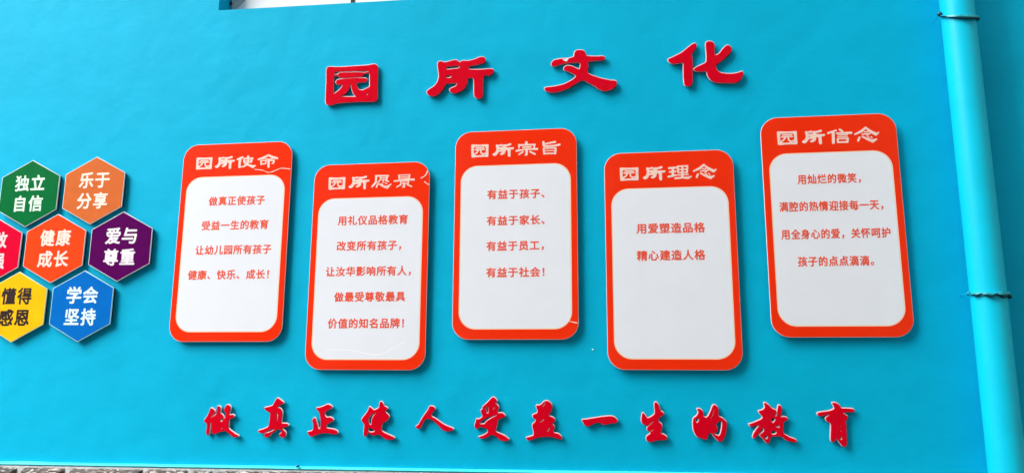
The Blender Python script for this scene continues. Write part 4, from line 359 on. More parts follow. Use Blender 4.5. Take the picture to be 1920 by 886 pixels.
'hhk1': '-20894,10810,-90,-6,-64,2,-16,-4,-63,1,-21,-4,-185,6,-21,6,-106,4,-27,6,-127,4,-37,-12,-9,-42,-1,-266,5,-21,-1,-74,4,-22,3,-143,6,-42,8,-17,29,-13,63,-3,207,15,153,1,21,4,310,-9,37,-7,23,8,18,36,3,121,-5,21,3,96,-5,26,12,264,-4,43,-8,9,-26,10;-21011,10702,40,-1,52,-37,11,-19,-1,-100,5,-22,-6,-138,-21,9,-16,1,-96,-34,-67,50,-11,19,-10,74,2,15,159,5,16,10,8,17,-6,21,-17,13,-100,4,-26,-4,-111,4,-27,-5,-238,2,-17,-7,-11,-15,0,-22,11,-17,21,-7,101,1,8,-8,-30,-62,-136,-95,0,88,-5,22,3,127,5,21,2,48,12,16,55,32,212,-7,26,4;-21204,10677,-16,-3,-180,6,-32,-12,-6,-11,-2,-21,7,-16,21,-9,391,-7,27,8,12,14,0,27,-16,17;-21266,10519,42,1,11,-4,7,-20,15,-112,27,-30,79,-68,4,-11,-191,3,-26,-4,-153,5,-19,8,-4,6,2,5,148,101;-20925,10339,9,-1,1,-15,-17,-21,-44,-26,-48,-3,1,5,14,10',
'ht11': '-19720,10833,-20,-1,-35,-9,-35,-16,-46,-14,-71,-13,-29,-2,-26,8,-36,2,-19,-3,-13,-6,-23,-16,-13,4,-20,23,-10,6,-10,5,-22,4,-46,-5,-98,-23,-39,-1,-37,18,-19,4,-31,-6,-12,-12,-7,-23,1,-47,22,-124,1,-50,-15,-65,-19,-35,-30,-37,-29,-21,-65,-38,-29,-25,-6,-23,7,-14,18,-24,30,-18,40,-13,22,-1,20,3,43,19,44,35,33,36,21,32,24,55,20,13,19,6,46,1,9,3,72,-4,19,-5,7,-8,0,-3,-14,-22,-24,-19,-32,-10,-39,-18,-9,-7,-5,-13,15,-31,16,-14,40,-15,32,-1,58,20,26,12,44,26,20,20,28,58,7,29,3,23,0,29,3,7,24,16,52,-3,17,-22,7,-16,1,-53,4,-16,2,-164,12,-39,29,-25,22,-9,35,3,20,9,7,6,12,23,4,22,-2,157,3,16,0,72,6,39,14,25,16,6,38,-9,23,1,41,18,22,23,10,25,0,20,-10,15,-10,4,-80,5,-13,-3,-35,2,-10,-3,-36,2,-12,-2,-165,9,-32,13,-3,23,1,7,4,3,29,12,110,15,54,11,45,14,10,5,13,11,4,6,4,27,-5,16,-9,14,-14,15,-17,8;-20152,10708,44,-1,26,-6,6,-17,-1,-7,-23,-13,-150,-9,-30,3,-13,5,-5,6,0,20,2,3,9,4,36,9;-20237,10557,12,0,16,-9,2,-19,-5,-6,-19,-8,-23,1,-13,-2,-13,1,-13,9,-2,19,11,10,10,4',
'hhk2': '-13624,9506,-88,-5,-63,1,-16,-4,-62,2,-21,-5,-182,6,-21,6,-105,4,-26,6,-125,4,-37,-12,-8,-41,-1,-262,5,-21,-2,-73,5,-22,2,-141,6,-42,9,-16,28,-13,62,-2,204,14,151,1,21,4,305,-9,37,-6,22,6,18,36,3,120,-5,21,2,94,-4,26,12,261,-4,42,-8,9,-25,10;-13738,9399,39,0,51,-37,11,-18,-1,-100,4,-21,-6,-136,-20,9,-16,1,-94,-33,-66,49,-12,18,-9,73,2,15,157,5,15,10,8,17,-6,21,-16,12,-99,5,-26,-5,-109,4,-26,-4,-235,2,-17,-7,-11,-16,0,-21,11,-17,21,-7,99,2,8,-8,-29,-62,-134,-93,-1,87,-4,21,2,125,6,21,1,47,12,16,54,32,209,-7,26,4;-13929,9375,-16,-3,-177,6,-32,-12,-6,-10,-2,-21,7,-16,21,-9,386,-7,26,8,11,14,1,26,-16,17;-13990,9219,42,1,10,-3,7,-21,15,-110,26,-29,78,-68,4,-10,-188,3,-26,-4,-151,4,-18,9,-5,5,3,6,145,99;-13654,9042,9,-1,1,-15,-17,-21,-44,-25,-47,-3,1,5,14,10',
'ht12': '-12436,9543,-19,-1,-36,-9,-35,-16,-45,-14,-71,-14,-29,-2,-26,8,-36,3,-20,-4,-13,-6,-22,-16,-13,4,-20,23,-10,7,-10,4,-23,5,-45,-5,-98,-24,-39,-1,-37,18,-19,4,-31,-5,-12,-13,-7,-23,1,-48,22,-126,1,-50,-15,-67,-19,-36,-29,-37,-29,-21,-66,-39,-29,-25,-6,-23,8,-14,17,-24,30,-19,40,-13,22,-1,20,3,43,19,44,36,33,36,21,33,24,55,20,13,19,7,46,1,9,2,72,-3,19,-5,7,-8,0,-4,-14,-22,-24,-19,-33,-11,-38,-18,-10,-7,-4,-13,15,-32,16,-13,40,-16,32,-1,58,20,25,12,45,27,20,20,28,59,7,29,3,24,-1,30,4,6,23,17,52,-3,17,-22,8,-17,0,-54,4,-16,2,-166,12,-40,29,-26,23,-8,35,2,19,9,7,7,12,23,4,23,-2,158,3,17,0,73,6,40,14,25,16,7,38,-10,23,1,41,19,22,22,10,27,0,20,-10,15,-10,4,-80,4,-13,-2,-35,2,-10,-3,-35,2,-13,-3,-165,10,-32,13,-2,23,1,7,3,4,29,12,110,15,55,11,45,14,9,6,13,11,4,6,4,27,-5,17,-9,14,-14,15,-16,8;-12867,9416,44,-1,26,-7,5,-17,-1,-6,-23,-13,-149,-10,-30,3,-13,6,-5,6,0,20,2,3,9,4,36,9;-12952,9262,12,0,16,-8,2,-20,-5,-6,-19,-8,-23,1,-13,-2,-13,1,-13,9,-2,20,11,10,10,4',
'hhk3': '-6333,10935,-87,-6,-61,1,-16,-4,-61,2,-21,-5,-179,7,-21,5,-102,4,-26,7,-123,4,-36,-12,-9,-43,-1,-271,5,-22,-2,-76,5,-21,2,-146,6,-43,8,-17,28,-14,62,-2,200,15,148,1,21,4,301,-10,35,-6,22,7,18,37,3,124,-5,21,3,97,-5,27,12,270,-5,43,-7,9,-25,11;-6446,10824,39,0,50,-39,11,-19,-1,-102,5,-22,-6,-141,-21,10,-15,0,-93,-34,-65,51,-11,19,-10,76,3,15,154,5,15,10,8,17,-6,22,-16,13,-97,5,-26,-5,-107,4,-26,-5,-231,3,-17,-8,-10,-15,0,-22,11,-18,20,-8,97,2,8,-8,-28,-64,-132,-96,-1,90,-4,22,2,129,6,22,1,49,12,15,53,33,206,-6,25,4;-6633,10799,-16,-3,-174,6,-31,-13,-6,-10,-2,-22,7,-16,20,-9,379,-7,26,8,12,14,0,27,-16,18;-6693,10638,41,1,10,-4,7,-21,15,-114,25,-30,77,-70,4,-11,-185,4,-25,-5,-149,5,-18,9,-4,5,2,6,143,103;-6363,10454,9,0,1,-16,-16,-21,-43,-27,-46,-3,0,6,14,10',
'ht13': '-5139,10940,-19,-2,-35,-8,-35,-16,-44,-14,-71,-14,-29,-2,-25,8,-35,2,-20,-3,-12,-6,-23,-16,-12,4,-20,23,-10,7,-10,4,-22,5,-45,-5,-97,-24,-38,-1,-36,18,-20,4,-30,-5,-12,-13,-7,-23,1,-47,22,-124,1,-50,-15,-66,-19,-35,-29,-37,-28,-21,-65,-39,-29,-25,-5,-22,7,-14,17,-24,30,-19,39,-12,22,-1,20,3,42,18,43,36,33,36,21,32,24,55,19,13,19,6,45,2,9,2,71,-4,19,-5,7,-7,0,-4,-14,-22,-24,-19,-32,-11,-38,-17,-9,-7,-4,-13,14,-31,17,-14,38,-16,32,-1,57,20,26,12,44,27,19,20,28,58,7,29,2,23,0,30,3,6,24,17,51,-3,17,-22,7,-17,1,-53,3,-16,3,-164,11,-40,29,-25,22,-8,35,2,19,9,7,7,12,22,4,23,-2,156,3,17,-1,72,7,39,13,26,16,6,38,-10,22,1,41,19,21,22,11,26,-1,20,-10,15,-9,4,-79,4,-13,-2,-35,2,-10,-3,-35,2,-12,-3,-163,9,-31,14,-3,23,1,7,4,3,28,12,109,15,54,11,44,14,9,5,13,11,4,7,4,26,-5,17,-9,13,-14,15,-16,9;-5564,10814,43,-1,25,-6,6,-17,-1,-7,-23,-13,-148,-9,-28,3,-14,5,-4,6,-1,20,2,3,9,4,36,9;-5648,10662,11,0,16,-8,2,-20,-5,-5,-19,-8,-22,1,-13,-3,-13,2,-13,8,-2,20,11,10,10,3',
'hhk4': '912,9507,-88,-6,-63,1,-15,-4,-63,2,-21,-5,-182,7,-21,5,-104,4,-26,6,-125,5,-37,-12,-9,-43,-1,-266,5,-21,-2,-75,5,-21,3,-144,5,-42,9,-16,28,-14,63,-2,203,14,151,1,21,5,305,-10,37,-7,22,8,18,36,3,122,-5,21,2,95,-4,27,12,265,-5,42,-7,10,-26,10;798,9398,39,-1,51,-37,11,-19,-1,-101,4,-21,-6,-139,-20,10,-16,0,-94,-33,-66,49,-11,19,-10,75,2,15,157,5,15,10,8,17,-6,21,-16,13,-99,4,-26,-4,-109,4,-26,-5,-235,2,-17,-7,-10,-15,-1,-22,11,-17,21,-8,99,2,8,-8,-29,-63,-134,-94,-1,88,-4,22,3,127,5,21,2,48,11,16,55,32,208,-7,26,5;607,9373,-16,-3,-177,6,-31,-12,-7,-11,-2,-21,8,-16,20,-9,386,-7,26,8,12,14,0,27,-16,17;547,9215,41,1,10,-4,7,-20,15,-112,26,-30,78,-69,5,-11,-189,4,-26,-5,-150,5,-19,8,-4,6,2,6,145,101;882,9034,9,0,1,-16,-17,-21,-44,-26,-46,-3,0,6,14,10',
'ht14': '2100,9526,-19,-1,-34,-9,-35,-16,-44,-15,-70,-13,-28,-2,-26,8,-35,2,-19,-3,-13,-6,-22,-17,-12,5,-20,23,-10,6,-9,5,-23,5,-44,-5,-96,-24,-38,-1,-36,18,-19,4,-30,-6,-12,-12,-7,-24,1,-47,22,-125,1,-50,-15,-67,-19,-35,-29,-37,-28,-21,-64,-39,-28,-25,-6,-24,7,-13,17,-25,30,-18,38,-13,23,-1,19,3,42,19,43,36,32,36,21,32,24,56,18,13,20,6,44,1,9,3,71,-4,19,-5,6,-8,0,-4,-14,-22,-23,-19,-32,-10,-38,-18,-9,-7,-4,-13,14,-32,17,-13,38,-16,32,-1,56,20,25,12,44,27,19,20,28,58,7,30,2,23,0,30,3,6,24,17,50,-3,17,-22,7,-17,1,-53,3,-17,3,-165,11,-40,29,-25,22,-9,34,3,19,9,7,7,12,22,4,23,-2,158,3,16,-1,73,7,40,13,25,15,7,38,-10,22,1,41,19,21,22,10,26,0,20,-10,16,-9,4,-79,4,-12,-2,-35,1,-10,-2,-34,1,-13,-2,-161,9,-31,13,-3,24,1,6,4,4,28,12,108,15,53,11,44,14,9,6,13,10,4,7,3,27,-4,16,-9,14,-14,15,-16,9;1678,9399,43,-1,25,-6,6,-17,-1,-7,-23,-13,-146,-9,-29,2,-13,6,-4,6,-1,20,2,3,9,4,35,9;1595,9246,11,0,16,-9,2,-19,-4,-6,-19,-8,-23,1,-12,-2,-13,1,-13,9,-2,20,11,10,9,3',
'hhk5': '8218,10996,-90,-6,-63,2,-16,-5,-64,2,-21,-5,-185,7,-21,6,-106,3,-26,7,-127,4,-37,-12,-10,-43,0,-270,4,-22,-1,-76,5,-21,2,-146,6,-43,9,-17,29,-13,63,-3,206,15,153,1,21,4,311,-9,36,-7,23,7,18,37,3,124,-4,21,2,97,-5,27,13,269,-5,43,-7,10,-26,10;8102,10885,39,0,52,-38,11,-19,-1,-102,5,-22,-6,-141,-21,10,-16,0,-96,-34,-67,51,-11,19,-10,75,3,16,158,5,16,10,8,17,-6,22,-16,12,-100,5,-27,-4,-111,3,-26,-4,-238,2,-18,-7,-10,-16,-1,-21,11,-18,21,-8,101,2,8,-8,-29,-64,-136,-96,-1,90,-5,22,3,129,6,21,1,49,12,16,55,33,212,-7,27,4;7908,10860,-16,-3,-179,6,-32,-12,-7,-11,-2,-21,8,-17,21,-9,390,-7,27,9,12,14,1,27,-17,18;7847,10700,42,1,10,-4,7,-21,16,-114,26,-30,79,-70,5,-11,-191,4,-27,-5,-153,5,-19,9,-4,5,2,6,148,103;8187,10516,9,0,1,-16,-17,-21,-44,-27,-48,-2,1,5,14,10',
'ht15': '9396,11011,-18,-1,-34,-9,-34,-16,-44,-15,-68,-13,-28,-2,-26,8,-34,2,-19,-3,-12,-6,-22,-17,-12,5,-19,23,-10,6,-10,5,-22,5,-43,-5,-94,-24,-38,-1,-35,17,-19,5,-29,-6,-12,-13,-7,-23,1,-48,22,-126,0,-51,-15,-66,-18,-36,-28,-38,-28,-21,-63,-39,-28,-26,-6,-23,8,-14,17,-24,29,-19,38,-13,22,-1,18,3,41,19,43,36,32,37,20,32,23,56,19,13,19,7,43,1,10,3,68,-4,19,-5,7,-8,0,-4,-14,-22,-23,-20,-31,-10,-37,-18,-9,-7,-4,-13,14,-32,16,-14,37,-16,31,-1,56,20,25,13,43,26,19,21,27,59,6,30,3,23,0,30,3,6,23,17,50,-2,16,-23,7,-17,1,-54,3,-16,3,-167,11,-40,28,-26,22,-8,34,2,18,9,7,7,12,23,3,23,-1,159,3,17,-1,73,6,40,13,26,16,6,37,-10,21,2,40,18,21,23,10,26,0,20,-10,16,-9,4,-78,4,-12,-2,-34,1,-9,-2,-34,2,-13,-3,-158,10,-31,13,-2,24,1,6,3,4,28,12,106,15,52,11,43,15,10,5,12,11,4,7,3,26,-4,17,-8,14,-14,15,-16,9;8982,10883,42,-1,24,-6,6,-18,-1,-6,-22,-13,-144,-10,-29,3,-12,6,-5,6,0,20,2,3,9,4,34,9;8900,10729,11,0,15,-9,2,-20,-4,-5,-19,-8,-22,1,-12,-3,-13,2,-12,8,-2,20,10,11,10,3',
}
def glyph(n):
    out = []
    for s in GLYPHS[n].split(';'):
        v = [int(t) for t in s.split(',')]
        x, z = v[0], v[1]; L = [(x*1e-4, Z(z*1e-4))]
        for i in range(2, len(v), 2):
            x += v[i]; z += v[i+1]; L.append((x*1e-4, Z(z*1e-4)))
        out.append(L)
    return out
def centre(loops):
    xs = [p[0] for L in loops for p in L]; zs = [p[1] for L in loops for p in L]
    return (min(xs)+max(xs))/2, (min(zs)+max(zs))/2

# ------------------------------------------------------------------ ground
def ground():
    n = 40; V = []; F = []
    R = [-3000, -600, -120, -40, -20] + [-12 + i*0.8 for i in range(31)] + [20, 40, 120, 600, 3000]
    for y in R:
        for x in R:
            near = abs(x) < 13 and abs(y) < 13
            V.append((x, y, (noise.noise(Vector((x*0.4, y*0.4, 0)))*0.012) if near else 0.0))
    k = len(R)
    for j in range(k-1):
        for i in range(k-1): F.append((j*k+i, j*k+i+1, (j+1)*k+i+1, (j+1)*k+i))
    o = link('ground', mesh('ground', V, F, True), M['ground']); tag(o, kind='structure')
ground()

# ------------------------------------------------------------------ building: wall, added shading wing, window, ledge, plinth
BX0, BX1, BTOP = -7.0, 2.35, 6.2
B = empty('building', (0, 0, 0))
tag(B, 'turquoise rendered building wall that carries all the signs', 'building')
def ledge_z(x): return Z(-0.4665 + 0.0072*(x + 3.1))
WX0, WX1, WZ0, WZ1 = -2.124, -0.45, Z(1.915), Z(3.25)      # window opening
def sill_z(x): return Z(1.915 - 0.011*(x - WX0))
def wall_mesh():
    """front sheet with the opening, its reveals, gently uneven like hand-floated render"""
    xs = [BX0 + 0.175*i for i in range(int((BX1-BX0)/0.175)+1)] + [BX1]
    xs = sorted(set([round(x, 4) for x in xs if all(abs(x-w) > 0.06 for w in (WX0, WX1))] + [WX0, WX1]))
    zs = [Z(-0.8), None] + [Z(-0.25 + 0.18*i) for i in range(28)]
    zs = [z for z in zs if z is None or all(abs(z-w) > 0.06 for w in (WZ0, WZ1))] + [WZ0, WZ1]
    low = zs[0]; zz = sorted(z for z in zs if z is not None); 
    V, F, idx = [], [], {}
    for j, z in enumerate(zz):
        for i, x in enumerate(xs):
            h = z
            if j == 0: h = ledge_z(x) - 0.02
            if z == WZ0: h = sill_z(x) if WX0 <= x <= WX1 else z
            e = 0.0 if (WX0 <= x <= WX1 and WZ0 <= z <= WZ1) else noise.noise(Vector((x*0.9, z*0.9, 3)))*0.0030
            idx[i, j] = len(V); V.append((x, WALL + e, h))
    for j in range(len(zz)-1):
        for i in range(len(xs)-1):
            if xs[i] >= WX0-1e-6 and xs[i+1] <= WX1+1e-6 and zz[j] >= WZ0-1e-6 and zz[j+1] <= WZ1+1e-6: continue
            F.append((idx[i, j], idx[i+1, j], idx[i+1, j+1], idx[i, j+1]))
    # reveals, 0.2 m deep, on vertices of their own so the corner stays crisp
    for x in (WX0, WX1):
        i = xs.index(x); js = [j for j, z in enumerate(zz) if WZ0 <= z <= WZ1]
        for a, b in zip(js, js[1:]):
            p, q = V[idx[i, a]], V[idx[i, b]]; k = len(V)
            V += [p, q, (q[0], 0.23, q[2]), (p[0], 0.23, p[2])]; F.append((k, k+1, k+2, k+3) if x == WX1 else (k+3, k+2, k+1, k))
    for z in (WZ0, WZ1):
        j = zz.index(z); is_ = [i for i, x in enumerate(xs) if WX0 <= x <= WX1]
        for a, b in zip(is_, is_[1:]):
            p, q = V[idx[a, j]], V[idx[b, j]]; k = len(V)
            V += [p, q, (q[0], 0.23, q[2]), (p[0], 0.23, p[2])]; F.append((k, k+1, k+2, k+3) if z == WZ0 else (k+3, k+2, k+1, k))
    # top and back close the wall
    k = len(V)
    V += [(BX0, 0.30, Z(-0.5)), (BX1, 0.30, Z(-0.5)), (BX1, 0.30, zz[-1]), (BX0, 0.30, zz[-1]), (BX0, WALL, zz[-1]), (BX1, WALL, zz[-1])]
    F += [(k+1, k, k+3, k+2), (k+4, k+5, k+2, k+3)]
    return mesh('wall', V, F, True)
link('wall', wall_mesh(), M['wall'], B)
link('shading_side_wall', box(BX1, BX1+0.25, -5.0, 0.30, 0.0, Z(4.7)), M['facing'], B)  # added out of view to block sky light from the right
# unseen block behind the viewer, added to shade the wall in a gradient
O = empty('shading_building', (-7.0, -6.6, 0))
tag(O, 'unseen beige block added across the yard to shade the turquoise wall', 'building')
link('shading_block', box(-7.0, 16, -8.2, -6.6, 0, 14.0), M['facing'], O)
for i in range(11):
    x = -5.9 + 1.9*i
    link('reflected_pilaster', box(x-0.22, x+0.22, -6.6, -6.42, 0, 13.8, 0.01), M['pvc'], O)  # pilasters and windows added for faint bands reflected in the panels
    for zf in (1.0, 4.3, 7.6, 10.9):
        wf = link('window', box(x+0.45, x+1.45, -6.603, -6.56, zf, zf+1.7, 0.005), M['pvc'], O)
        link('pane', box(x+0.52, x+1.38, -6.565, -6.552, zf+0.07, zf+1.63), M['glass'], wf)
link('low_sky_blocker', box(-22, -7.003, -9.0, -7.2, 0, 5.2), M['facing'], O)  # added out of view to cut bright sky reflections in the hexagons
# sloping ledge where the render turns out over the plinth
def ledge_mesh():
    V, F = [], []; n = 190
    for i in range(n+1):
        x = BX0 + (BX1-BX0)*i/n; z = ledge_z(x)
        e = noise.noise(Vector((x*5, 1, 0)))*0.0018; bulge = 0.004*math.exp(-((x+2.97)/0.12)**2)
        prof = [(WALL+0.008, z+0.005+bulge), (WALL-0.003, z+0.000+bulge+e), (WALL-0.012, z-0.003+e), (WALL-0.020, z-0.0045+e), (WALL-0.022, z-0.007+e), (WALL-0.018, z-0.0115+e*0.5), (WALL+0.01, z-0.014)]
        V += [(x, y, h) for y, h in prof]
    for i in range(n):
        for k in range(6): F.append((i*7+k, i*7+k+1, (i+1)*7+k+1, (i+1)*7+k))
    return mesh('ledge', V, F, False)
link('ledge', ledge_mesh(), M['ledge'], B)
link('nail', tube([(-1.522, WALL-0.010, ledge_z(-1.522)+0.004), (-1.522, WALL-0.034, ledge_z(-1.522)+0.004)], 0.005, 10), M['nail'], B)
link('paint_speck', tube([(-0.125, WALL+0.002, Z(0.095)), (-0.125, WALL-0.003, Z(0.095))], [0.0045, 0.003], 10), M['speck'], B)
# plinth: mortar core with split stones
P = link('plinth', box(BX0, BX1, 0.0, 0.25, -0.05, Z(-0.483), 0), M['mortar'], B)
for v in P.data.vertices:
    if v.co.z > 0.5: v.co.z = ledge_z(v.co.x) - 0.0155
def stone_mesh(w, h, top):
    nx, nz = (9, 6) if top else (4, 4); V, F = [], []; sd_ = random.uniform(0, 50)
    cx = [random.uniform(-0.03, 0.03) for _ in range(4)]
    for j in range(nz+1):
        for i in range(nx+1):
            u, v = i/nx, j/nz
            x = (u-0.5)*w + (cx[0]*(1-v) + cx[1]*v)*(1-abs(2*u-1)*0.3); z = (v-0.5)*h
            x += noise.noise(Vector((u*3, v*3, sd_)))*0.006; z += noise.noise(Vector((u*3, v*3, sd_+9)))*(0.005 if v < 1 else 0.006)
            edge = min(u, 1-u, v, 1-v)
            y = -0.012 - 0.020*min(edge*4, 1) - noise.noise(Vector((u*w*22, v*h*22, sd_)))*0.011 - abs(noise.noise(Vector((u*w*60, v*h*60, sd_+4))))*0.006
            if edge == 0: y = 0.004
            V.append((x, y, z))
    for j in range(nz):
        for i in range(nx): a = j*(nx+1)+i; F.append((a, a+1, a+nx+2, a+nx+1))
    return mesh('stone', V, F, False)
row_h = [0.19, 0.21, 0.20, 0.19, 0.17, 0.135]
z = 0.02
stones = {}
for r, h in enumerate(row_h):
    x = BX0 + random.uniform(0, 0.15); top = r == len(row_h)-1
    while x < BX1 - 0.12:
        w = random.uniform(0.16, 0.30) if not top else random.uniform(0.10, 0.27)
        k = (r, random.randrange(6))
        zc = z + h/2 if not top else ledge_z(x) - 0.0165 - h/2
        link('stone', stone_mesh(w-0.003, h-0.005, top), M['stone'], P, (x + w/2, -0.001, zc))
        x += w
    z += h
# window: outer profile with mitred corners, casements, panes
W = empty('window', (WX0, 0.14, WZ0), B)
def prof(name, x0, x1, z0, z1, y0, y1, m_, bev=0.004, par=W):
    return link(name, box(x0, x1, y0, y1, z0, z1, bev), m_, par)
fy0, fy1 = 0.137, 0.215; fz = Z(1.862); fw_ = 0.135
def mitre_bar(pts, y0, y1):
    V = [(x, y0, z) for x, z in pts] + [(x, y1, z) for x, z in pts]; n = len(pts)
    F = [tuple(range(n))[::-1], tuple(range(n, 2*n))] + [(i, (i+1) % n, n+(i+1) % n, n+i) for i in range(n)]
    me = mesh('bar', V, F); bm = bmesh.new(); bm.from_mesh(me); bmesh.ops.recalc_face_normals(bm, faces=bm.faces[:])
    bmesh.ops.bevel(bm, geom=bm.edges[:], offset=0.0022, segments=2, affect='EDGES'); bm.to_mesh(me); bm.free(); return me
x0, x1 = WX0+0.006, WX1-0.006; zt = WZ1-0.006; zl = Z(1.948)
FR = link('window_frame', mitre_bar([(x0, zl), (x1, zl), (x1-fw_, zl+fw_), (x0+fw_, zl+fw_)], fy0, fy1), M['pvc'], W)
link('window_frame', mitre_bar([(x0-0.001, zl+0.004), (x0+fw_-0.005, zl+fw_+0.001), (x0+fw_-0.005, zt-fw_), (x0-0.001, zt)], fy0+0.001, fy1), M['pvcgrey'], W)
link('window_frame', mitre_bar([(x1, zl+0.004), (x1, zt), (x1-fw_+0.005, zt-fw_), (x1-fw_+0.005, zl+fw_+0.001)], fy0+0.001, fy1), M['pvc'], W)
link('window_frame', mitre_bar([(x0+0.004, zt), (x0+fw_, zt-fw_+0.004), (x1-fw_, zt-fw_+0.004), (x1-0.004, zt)], fy0, fy1), M['pvc'], W)
link('seal_and_shade', box(-1.418, -1.396, fy0-0.004, fy0+0.01, zl+0.002, zl+fw_), M['seal_and_shade'], W)
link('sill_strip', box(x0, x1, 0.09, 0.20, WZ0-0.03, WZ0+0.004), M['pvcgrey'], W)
link('seal_and_shade', box(x0, x1, fy0+0.01, fy1, WZ0-0.02, zl+0.001), M['seal_and_shade'], W)  # dark strip painting the shadow gap below the frame
for a, b in ((x0+fw_, -1.43), (-1.385, x1-fw_)):
    link('pane', box(a, b, 0.170, 0.176, zl+fw_, zt-fw_), M['glass'], W)
link('mullion', box(-1.43, -1.385, fy0+0.002, fy1, zl+fw_, zt-fw_, 0.003), M['pvc'], W)
link('latch_hole', tube([(WX0+0.004, 0.128, Z(2.010)), (WX0+0.012, 0.128, Z(2.010))], 0.009, 10), M['seal_and_shade'], W)

# ------------------------------------------------------------------ drainpipe
D = empty('drainpipe', (1.557, WALL-0.085, 0.0))
tag(D, 'turquoise painted round drainpipe running down the wall right of the panels', 'drainpipe')
px, py, pr = 1.553, WALL-0.088, 0.0685
def pipe_mesh():
    V, F = [], []; seg = 48; zs = [0.05 + 0.12*i for i in range(52)]
    for z in zs:
        for k in range(seg):
            t = 2*math.pi*k/seg; V.append((px + pr*math.cos(t) + noise.noise(Vector((0, 0, z*0.6)))*0.003, py + pr*math.sin(t), z))
    for i in range(len(zs)-1):
        for k in range(seg): F.append((i*seg+k, i*seg+(k+1) % seg, (i+1)*seg+(k+1) % seg, (i+1)*seg+k))
    return mesh('pipe', V, F, True)
link('pipe', pipe_mesh(), M['pipe'], D)
def strap(zl_, zf_, zr_, twist, sec):
    """painted wire tie: a flattened band round the front of the pipe with a strand beneath it coloured as its shadow"""
    def path(off, amp, ph, r0):
        pts = []
        for i in range(61):
            u = i/60; t = math.pi*0.97 + math.pi*1.06*u; q = 1-(2*u-1)**2
            z = zl_*(1-u) + zr_*u; z += (zf_ - (zl_+zr_)/2)*q
            r = pr + r0 + 0.001*math.cos(twist*t + ph)
            pts.append((px + r*math.cos(t), py + r*math.sin(t), z + off + amp*math.sin(twist*t + ph)))
        return pts
    V, F = [], []; P_ = path(0, 0.0006, 0, 0)
    for i, (x, y, z) in enumerate(P_):
        d = Vector((x-px, y-py, 0)).normalized(); u = i/60; h = 0.0055 + 0.0065*u
        for a_, b_ in ((0.0015, h), (0.010, h-0.0015), (0.0115, -h*0.2), (0.005, -h)): V.append((x+d.x*a_, y+d.y*a_, z+b_))
    for i in range(60):
        for k in range(4): F.append((i*4+k, i*4+(k+1) % 4, (i+1)*4+(k+1) % 4, (i+1)*4+k))
    F += [(3, 2, 1, 0), (240, 241, 242, 243)]
    o = link('strap', mesh('strap', V, F), M['wire'], D)
    link('shadow_strand', tube([(x, y, z-0.003-0.009*i/60) for i, (x, y, z) in enumerate(path(0.001, sec, math.pi, 0.008))], [0.0030+0.0040*i/60 for i in range(61)], 8), M['shadewire'], o)  # near-black strand draws the shadow below the band
    return o
s1 = strap(Z(1.605), Z(1.553), Z(1.583), 3, 0.003)
link('nail', tube([(px-pr-0.010, py+0.004, Z(1.606)), (px-pr-0.010, py-0.010, Z(1.606))], 0.0085, 10), M['nail'], s1)
link('hook', tube([(px-pr-0.006, WALL, Z(1.604)), (px-pr-0.010, py+0.002, Z(1.606))], 0.0016, 6), M['pipe'], s1)
s2 = strap(Z(0.330), Z(0.320), Z(0.327), 9, 0.005)
link('nail', tube([(px-pr-0.008, py+0.004, Z(0.331)), (px-pr-0.008, py-0.008, Z(0.331))], 0.0070, 10), M['wire'], s2)
link('hook', tube([(px-pr-0.005, WALL, Z(0.331)), (px-pr-0.008, py+0.002, Z(0.331))], 0.0016, 6), M['pipe'], s2)

# ------------------------------------------------------------------ big red letters
def letter(kind, g, label, group, thick, shift, chip=None):
    YL = 0.007; kf = (CAM_D + YL)/CAM_D      # letters are thinner than the panels: their faces sit 7 mm further back
    L, Lw = ([[(x*kf, CAM_Z + (z-CAM_Z)*kf) for x, z in q] for q in glyph(n)] for n in (g, g + 'w')); cx, cz = centre(L)
    o = empty(kind, (cx, WALL, cz)); tag(o, label, 'sign letter', group)
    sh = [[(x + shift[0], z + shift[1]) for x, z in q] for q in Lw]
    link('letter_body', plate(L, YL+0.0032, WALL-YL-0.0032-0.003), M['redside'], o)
    link('highlight_edge', plate(sh, YL+0.0012, 0.0035), M['highlight_chip'], o)  # white sheet shifted up and sideways to draw the sky highlight on edges
    if chip: L = [q for q in L]
    link('red_face', plate(L, YL-0.0022, 0.0034, 0.0010), M['red'], o)
    if chip: link('chip', plate([chip], YL-0.0032, 0.0012), M['highlight_chip'], o)
    return o
chip = [(-0.2545, Z(1.5165)), (-0.2225, Z(1.5225)), (-0.2300, Z(1.5075)), (-0.2363, Z(1.5045))]
T = 'large red title letters above the panels'
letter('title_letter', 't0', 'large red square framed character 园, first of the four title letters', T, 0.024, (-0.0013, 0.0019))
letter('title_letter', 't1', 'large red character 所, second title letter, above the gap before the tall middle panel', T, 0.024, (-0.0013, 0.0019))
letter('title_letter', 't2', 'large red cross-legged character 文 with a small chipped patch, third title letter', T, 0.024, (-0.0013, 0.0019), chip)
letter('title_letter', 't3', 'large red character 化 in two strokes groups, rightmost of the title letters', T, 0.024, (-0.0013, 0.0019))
G2 = 'small red brush-script letters below the panels'
